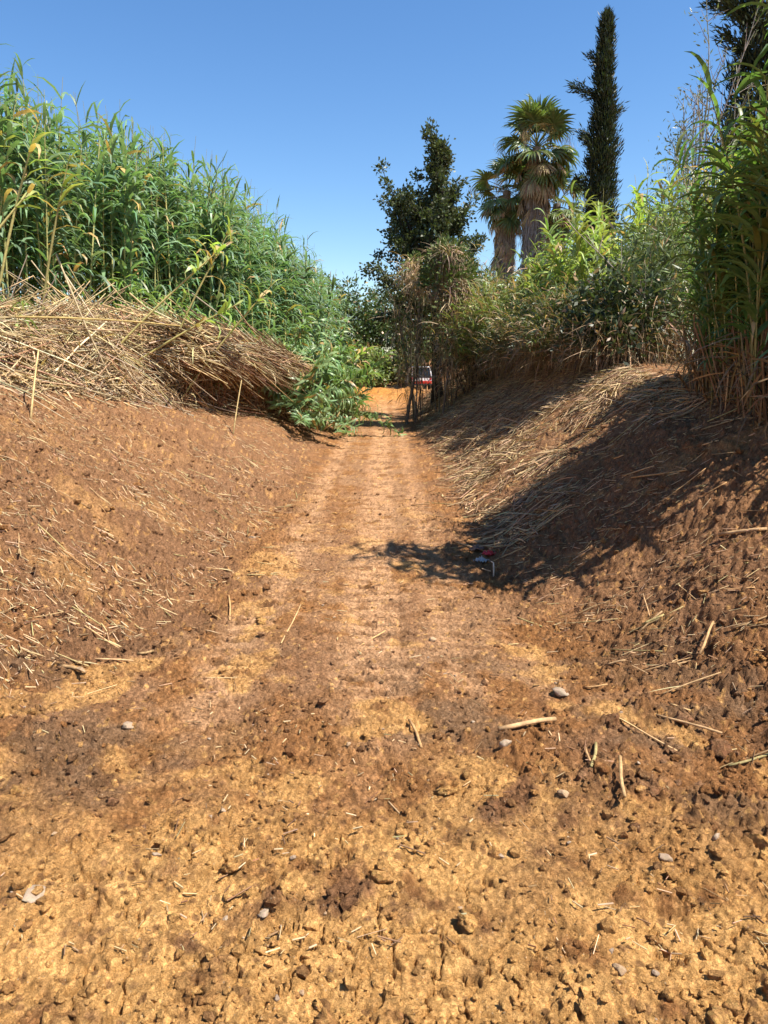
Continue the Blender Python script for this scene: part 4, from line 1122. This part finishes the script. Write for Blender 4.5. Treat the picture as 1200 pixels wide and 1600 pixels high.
def at(px, py):
    """ground point seen at a pixel of the 1200x1600 photograph"""
    cp, sp = math.cos(math.radians(PITCH)), math.sin(math.radians(PITCH))
    u = (px - 600) / 1164; v = -(py - 800) / 1164
    d = np.array((u, cp + v * sp, -sp + v * cp))
    s = np.linspace(1.5, 60, 4000); q = np.array((0, 0, 2.0)) + s[:, None] * d
    h = base_h(q[:, 0], q[:, 1]); i = int(np.argmax(q[:, 2] < h))
    return float(q[i, 0]), float(q[i, 1])
def lay_px(x0, y0, x1, y1, label, thick=1., k=0, dz=.015):
    a = at(x0, y0); b = at(x1, y1)
    return lay((a[0] + b[0]) / 2, (a[1] + b[1]) / 2, math.hypot(b[0] - a[0], b[1] - a[1]), math.atan2(b[1] - a[1], b[0] - a[0]), label, k, thick, dz)
lay_px(778, 1150, 868, 1137, 'straight pale reed stick lying level on the right beside a pale stone', 1.1, 0, .03)
lay_px(640, 1125, 660, 1170, 'short brown reed piece pointing at the viewer near the middle of the track', 1.0, 2)
lay_px(966, 1200, 974, 1272, 'bent straw coloured reed piece propped over its shadow at lower right', .8, 4, .05)
lay_px(915, 1170, 925, 1218, 'pale reed piece pointing at the viewer, left of a crossed pair', .8, 6)
lay_px(932, 1160, 924, 1215, 'pale reed piece crossing its neighbour at right', .8, 8)
lay_px(358, 935, 360, 972, 'pale upright looking straw at the left edge of the track', .8, 2)
lay_px(92, 1044, 135, 1058, 'flat pale husk lying on the left bank foot', 1.2, 1)
lay_px(215, 1028, 242, 1022, 'short light stick on the left foreground soil', .8, 4)
lay_px(985, 755, 1075, 742, 'long thin reed stick lying in the shadow on the right bank', 1.0, 2)
lay_px(1090, 1040, 1115, 985, 'pale reed piece slanting up the right bank at the right edge', 1., 6)
lay_px(1120, 850, 1200, 828, 'long reed stick lying at the right edge just below the shadow', 1.1, 0, .03)
lay_px(440, 1010, 470, 950, 'thin dry stem on the track left of the middle', .5, 4)
lay_px(560, 1005, 602, 992, 'two toned dry stem lying across the middle of the track', .6, 2)
lay_px(1000, 985, 1040, 965, 'short reed piece on the right bank below the shadow', .8, 8)

# ------------------------------------------------------------------ clods and stones
def lump_mesh(name, sub, mat, col, rough=.3, flat=.75, seed=0, facet=0):
    V, T = ico(sub)
    n = fbm(V[:, 0] * 1.3 + seed * 7, V[:, 1] * 1.3 + V[:, 2] * 1.7, 3, 501 + seed); m = fbm(V[:, 0] * 3.3 + V[:, 2] * 2.1, V[:, 1] * 3.3 + seed, 3, 531 + seed)
    V = V * (1 + rough * n + rough * .7 * m)[:, None]
    for _ in range(facet):
        d = rand_dir(1)[0]; off = R.uniform(.5, .85); V = V - np.clip(V @ d - off, 0, None)[:, None] * d[None]
    V = V * np.array((1, rnd.uniform(.75, 1), flat))
    mb = MB(); mb.add(V, T=T, C=jit(col, len(V), .08, .03)); return mb.mesh(name, mat)
clodM = [lump_mesh('soil_clod', 3, M_SOIL, c, .55, .72, k, 5) for k, c in enumerate([OCHRE * .95, OCHRE * .8, RED, RED * .9, BROWN * 1.1, (RED + OCHRE) / 2, BANK * 1.1, (BROWN + RED) / 2, OCHRE, RED * 1.1])]
def put(me, x, y, r, name, sink=.35):
    o = bpy.data.objects.new(name, me); COL.objects.link(o)
    o.location = (x, y, gz(x, y) + r * (.72 - sink * 2 * .72) ); o.rotation_euler = (rnd.gauss(0, .3), rnd.gauss(0, .3), rnd.random() * 6.28); o.scale = (r, r * rnd.uniform(.8, 1.1), r * rnd.uniform(.75, 1.1))
    return o
k = 0
while k < 285:
    y = 1.75 + 5.0 * rnd.random() ** 1.6; x = rnd.uniform(-1, 1) * (.35 + .56 * y)
    cl, tr_, lf_, rt_, ro = [float(q[0]) for q in masks(np.array([x]), np.array([y]))]
    if rnd.random() > ro ** 1.5 + 1.2 * math.exp(-((x - 1.45) / .5) ** 2 - ((y - 2.9) / .55) ** 2): continue
    r = min(.055, .015 * math.exp(abs(rnd.gauss(0, .55)))) * (1.0 if x < .9 or y > 4.2 else 1.35)
    me = clodM[rnd.choice((0, 1, 5, 8))] if cl > .45 else clodM[rnd.choice((2, 3, 4, 5, 6, 7, 9))]
    side = 'right' if x > 0 else 'left'
    tag(put(me, x, y, r, 'soil_clod'), f'crumbly dry clod of earth on the {side} half of the foreground ground', 'clod', f'clods on the {side} of the foreground'); k += 1
def crumbs():
    V, T = ico(1); nv = len(V)
    mb = MB(); n = 20000
    y = 1.7 + 10 * R.random(n) ** 2.2; x = R.uniform(-1, 1, n) * (.5 + .58 * y)
    cl, tr_, lf_, rt_, ro = masks(x, y)
    k = R.random(n) < (.22 + ro ** 1.2) * (1 - .5 * cl); x = x[k]; y = y[k]; cl = cl[k]; n = len(x)
    r = np.minimum(.026, .0048 * np.exp(np.abs(R.normal(0, .62, n)))) * (1 + .07 * y)
    P = np.stack([x, y, ground_z(x, y) + r * .25], 1)
    VV = V[None] * (1 + R.normal(0, .22, (n, nv, 1))) * r[:, None, None] * np.stack([R.uniform(.7, 1.2, n), R.uniform(.7, 1.2, n), R.uniform(.55, .95, n)], 1)[:, None] + P[:, None]
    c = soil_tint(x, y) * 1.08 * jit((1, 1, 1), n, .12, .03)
    # keep the triangle count low: only half get the finer ball
    V0, T0 = ico(1)
    mb.add(VV, T=(T[None] + (np.arange(n) * nv)[:, None, None]).reshape(-1, 3), C=np.repeat(np.clip(c, 0, 1), nv, 0))
    tag(mb.build('soil_crumbs', M_SOIL, smooth=False, kind='stuff'), 'small crumbs of dry soil scattered over the ground')
crumbs()

palest = lump_mesh('stone', 3, M_STONE, (.37, .275, .185), .3, .45, 3, 9); grey_st = lump_mesh('stone', 3, M_STONE, (.31, .22, .145), .28, .6, 5, 9); tanst = lump_mesh('stone', 3, M_STONE, (.40, .265, .15), .25, .6, 7, 9); darkst = lump_mesh('stone', 3, M_STONE, (.16, .12, .10), .3, .7, 9)
def stone(px, py, r, me, label, sink=.3):
    x, y = at(px, py); return tag(put(me, x, y, r, 'stone', sink + .08), label, 'stone')
stone(876, 1090, .068, palest, 'large pale whitish stone at the foot of the right bank', .35)
stone(788, 1182, .045, palest, 'pale flat stone left of the crossed reed pieces')
stone(203, 1135, .05, grey_st, 'grey brown stone above a dark hollow in the left foreground')
stone(1122, 1185, .07, clodM[4], 'big dark brown clod on the right foreground')
stone(1118, 1315, .028, palest, 'small pale triangular stone at lower right')
stone(1040, 1345, .032, grey_st, 'grey rounded stone among the clods at lower right')
stone(967, 1528, .026, tanst, 'small tan round stone near the bottom right')
stone(845 - 600 + 0, 1345, .022, palest, 'small pale pebble at lower left of the track')
stone(412, 1438, .026, palest, 'whitish pebble near the bottom left')
stone(676, 1002, .036, tanst, 'angular tan stone in the middle of the track')
stone(412, 972, .055, clodM[8], 'yellow clay lump at the left edge of the track')
stone(55, 1408, .055, palest, 'flat pale slab of stone half buried at the left edge', .42)
stone(1020, 1245, .04, clodM[4], 'round dark clod right of the bent reed piece')
stone(395, 845, .05, grey_st, 'grey stone at the toe of the left bank')
stone(215, 765, .07, clodM[2], 'reddish stone on the left bank slope')
stone(880, 1250, .03, tanst, 'tan stone between reed pieces in the right foreground')
for k in range(60):
    y = 1.8 + 4.5 * rnd.random() ** 1.6; x = rnd.uniform(-1, 1) * (.3 + .54 * y)
    tag(put(rnd.choice((palest, tanst, grey_st)), x, y, rnd.uniform(.006, .016), 'pebble', .25), 'small pale pebble lying in the foreground soil', 'pebble', 'pebbles in the foreground soil')

# litter by the shadow's tip: a red rag, a grey white scrap and a short stake
def rag(px, py, r, col, name, label, cat, seed):
    x, y = at(px, py); nn = 16
    g = np.linspace(-1, 1, nn); A, B = np.meshgrid(g, g, indexing='ij')
    Z = .55 * np.abs(fbm(A * 1.6 + seed, B * 1.6, 3, 601 + seed)) + .35 * (1 - A ** 2) * (1 - B ** 2)
    V = np.stack([A * (1 + .2 * perlin(B * 2, A, seed)), B * .7, Z], -1) * r
    i = np.arange(nn * nn).reshape(nn, nn); Q = np.stack([i[:-1, :-1], i[1:, :-1], i[1:, 1:], i[:-1, 1:]], -1).reshape(-1, 4)
    mb = MB(); mb.add(V, Q=Q, C=col); o = mb.build(name, M_CLOTH, loc=(x, y, gz(x, y) + .02)); o.rotation_euler = (0, .2, seed)
    sm = o.modifiers.new('thickness', 'SOLIDIFY'); sm.thickness = .004
    return tag(o, label, cat)
rag(764, 868, .075, (.62, .03, .03), 'red_rag', 'crumpled red scrap at the foot of the right bank', 'rag', 1)
rag(752, 878, .085, (.42, .38, .34), 'plastic_scrap', 'crumpled grey white plastic scrap under the red rag', 'scrap', 2)
rag(745, 862, .08, (.16, .09, .06), 'brown_rag', 'dark brown crumpled rag left of the red scrap', 'rag', 3)
x, y = at(771, 905)
mb = MB(); tubes(mb, np.array([(0, 0, -.05), (.0, 0, .08), (-.005, 0, .16)]), np.array([[.008, .008, .007]]), 6, (.55, .48, .38), cap=True)
tubes(mb, np.array([(-.004, 0, .155), (-.03, 0, .17)]), np.array([[.006, .005]]), 6, (.55, .48, .38), cap=True)
tag(mb.build('wooden_stake', M_STRAW, loc=(x, y, gz(x, y))), 'short pale stake standing up in front of the red scrap', 'stake')

# ------------------------------------------------------------------ one label per thing: what is beside it, then its place in that row
ONES = 'first second third fourth fifth sixth seventh eighth ninth tenth eleventh twelfth thirteenth fourteenth fifteenth sixteenth seventeenth eighteenth nineteenth'.split()
TENS = {20: 'twent', 30: 'thirt', 40: 'fort', 50: 'fift', 60: 'sixt', 70: 'sevent', 80: 'eight', 90: 'ninet'}
def ordinal(n):
    if n < 20: return ONES[n - 1]
    t = TENS[n // 10 * 10]
    return t + 'ieth' if n % 10 == 0 else t + 'y ' + ONES[n % 10 - 1]
bpy.context.view_layer.update()
def members(group): return [o for o in S.objects if o.get('group') == group]
def wpos(o): return o.matrix_world.translation
def number(group, where, order, fmt):
    """fmt gets the ordinal and the place; things in one place are counted in the given order"""
    d = {}
    for o in members(group): d.setdefault(where(o), []).append(o)
    for wkey, os_ in d.items():
        os_.sort(key=order)
        for n, o in enumerate(os_): o['label'] = fmt(ordinal(n + 1), wkey)
def section(v, table):
    for lim, name in table:
        if v < lim: return name
    return table[-1][1]
scr_x = lambda o: wpos(o).x / max(.5, wpos(o).y)
size = lambda o, a, b, c: a if o.scale.x < b else c
BED = [(9.5, 'beyond the left picture edge of the heap'), (11.5, 'behind the left end of the straw heap'), (13.5, 'behind the middle of the straw heap'), (15.5, 'behind the right half of the straw heap'),
       (18, 'behind the right end of the straw heap'), (21, 'above the fallen green reeds'), (25, 'just past the fallen green reeds'), (30, 'where the bed nears the track'), (99, 'at the far end of the bed')]
number('reeds along the front of the left reed bed', lambda o: (size(o, 'shorter', 1.02, 'tall'), section(wpos(o).y, BED)), scr_x,
       lambda n, w: f'{n} {w[0]} green reed from the left {w[1]}')
number('reeds fallen over at the end of the heap', lambda o: (size(o, 'small', .78, 'large'), section(wpos(o).y, [(20, 'beside the heap end'), (22.5, 'midway down the track edge'), (99, 'farthest along the track edge')])), scr_x,
       lambda n, w: f'{n} {w[0]} drooping fallen reed from the left {w[1]}')
number('reeds in the near right clump', lambda o: (section(o.scale.x, [(.45, 'low'), (.65, 'middling'), (9, 'tall')])), scr_x, lambda n, w: f'{n} {w} reed from the left in the near clump at the right edge')
number('light green reeds along the right bank', lambda o: (size(o, 'shorter', .85, 'tall'), section(wpos(o).y, [(17.5, 'nearer'), (19.5, 'middle'), (99, 'farther')])), scr_x,
       lambda n, w: f'{n} {w[0]} light green reed from left, {w[1]} row of the sunny thicket')
number('stalks on the straw heap', lambda o: (section(wpos(o).z - float(base_h(wpos(o).x, wpos(o).y)), [(.45, 'low'), (.85, 'middle'), (9, 'top')]), section(wpos(o).y, [(9.0, 'left end'), (10, 'left quarter'), (11, 'left third'), (12.2, 'left half'), (13.5, 'middle'), (15, 'right half'), (16.5, 'right third'), (99, 'right end')])), scr_x,
       lambda n, w: f'{n} dry stalk from left in {w[0]} layer of straw heap, at its {w[1]}')
LAND = [(p, *at(a, b)) for p, a, b in (('the large whitish stone', 876, 1090), ('the level reed stick', 823, 1143), ('the pale flat stone', 788, 1182), ('the grey brown stone', 203, 1135), ('the big dark brown clod', 1122, 1185),
        ('the crossed reed pieces', 925, 1190), ('the bent reed piece', 970, 1236), ('the half buried pale slab', 55, 1408), ('the whitish pebble', 412, 1438), ('the small tan round stone', 967, 1528), ('the yellow clay lump', 412, 972),
        ('the short light stick', 228, 1025), ('the angular tan stone', 676, 1002), ('the stubby brown reed piece', 650, 1147), ('the red scrap', 764, 868), ('the small triangular stone', 1118, 1315), ('the reddish bank stone', 215, 765),
        ('the flat pale husk', 113, 1051), ('the long shadowed reed stick', 1030, 748), ('the stone at the left toe', 395, 845), ('the long stick at the right edge', 1160, 839))]
def near(o):
    p = wpos(o); b = min(LAND, key=lambda q: math.hypot(q[1] - p.x, q[2] - p.y)); dx, dy = p.x - b[1], p.y - b[2]
    return ('right of' if dx > 0 else 'left of') + ' ' + b[0] if abs(dx) > abs(dy) else ('beyond' if dy > 0 else 'in front of') + ' ' + b[0]
def dist(o):
    p = wpos(o); return min(math.hypot(q[1] - p.x, q[2] - p.y) for q in LAND)
TONE = {0: 'ochre', 1: 'dull ochre', 2: 'reddish', 3: 'reddish', 4: 'dark brown', 5: 'orange brown', 6: 'brown', 7: 'brown', 8: 'ochre', 9: 'reddish'}
def number2(groups, *a):
    old = {o: o['group'] for g in groups for o in members(g)}
    for o in old: o['group'] = 'all of a kind'
    number('all of a kind', *a)
    for o, g in old.items(): o['group'] = g
if True:
    number2(('clods on the left of the foreground', 'clods on the right of the foreground'), lambda o: (section(o.scale.x, [(.02, 'small'), (.035, 'middling'), (9, 'big')]), TONE[clodM.index(o.data)], near(o)), dist, lambda n, w: f'{n} nearest {w[0]} {w[1]} clod {w[2]}')
number('pebbles in the foreground soil', near, dist, lambda n, w: f'{n} nearest tiny pale pebble {w}')
if True:
    number2(('reed pieces on the left bank', 'reed pieces on the right bank'), lambda o: ('long' if o.scale.x > .27 else 'short', near(o)), dist, lambda n, w: f'{n} nearest {w[0]} dry reed piece {w[1]}')
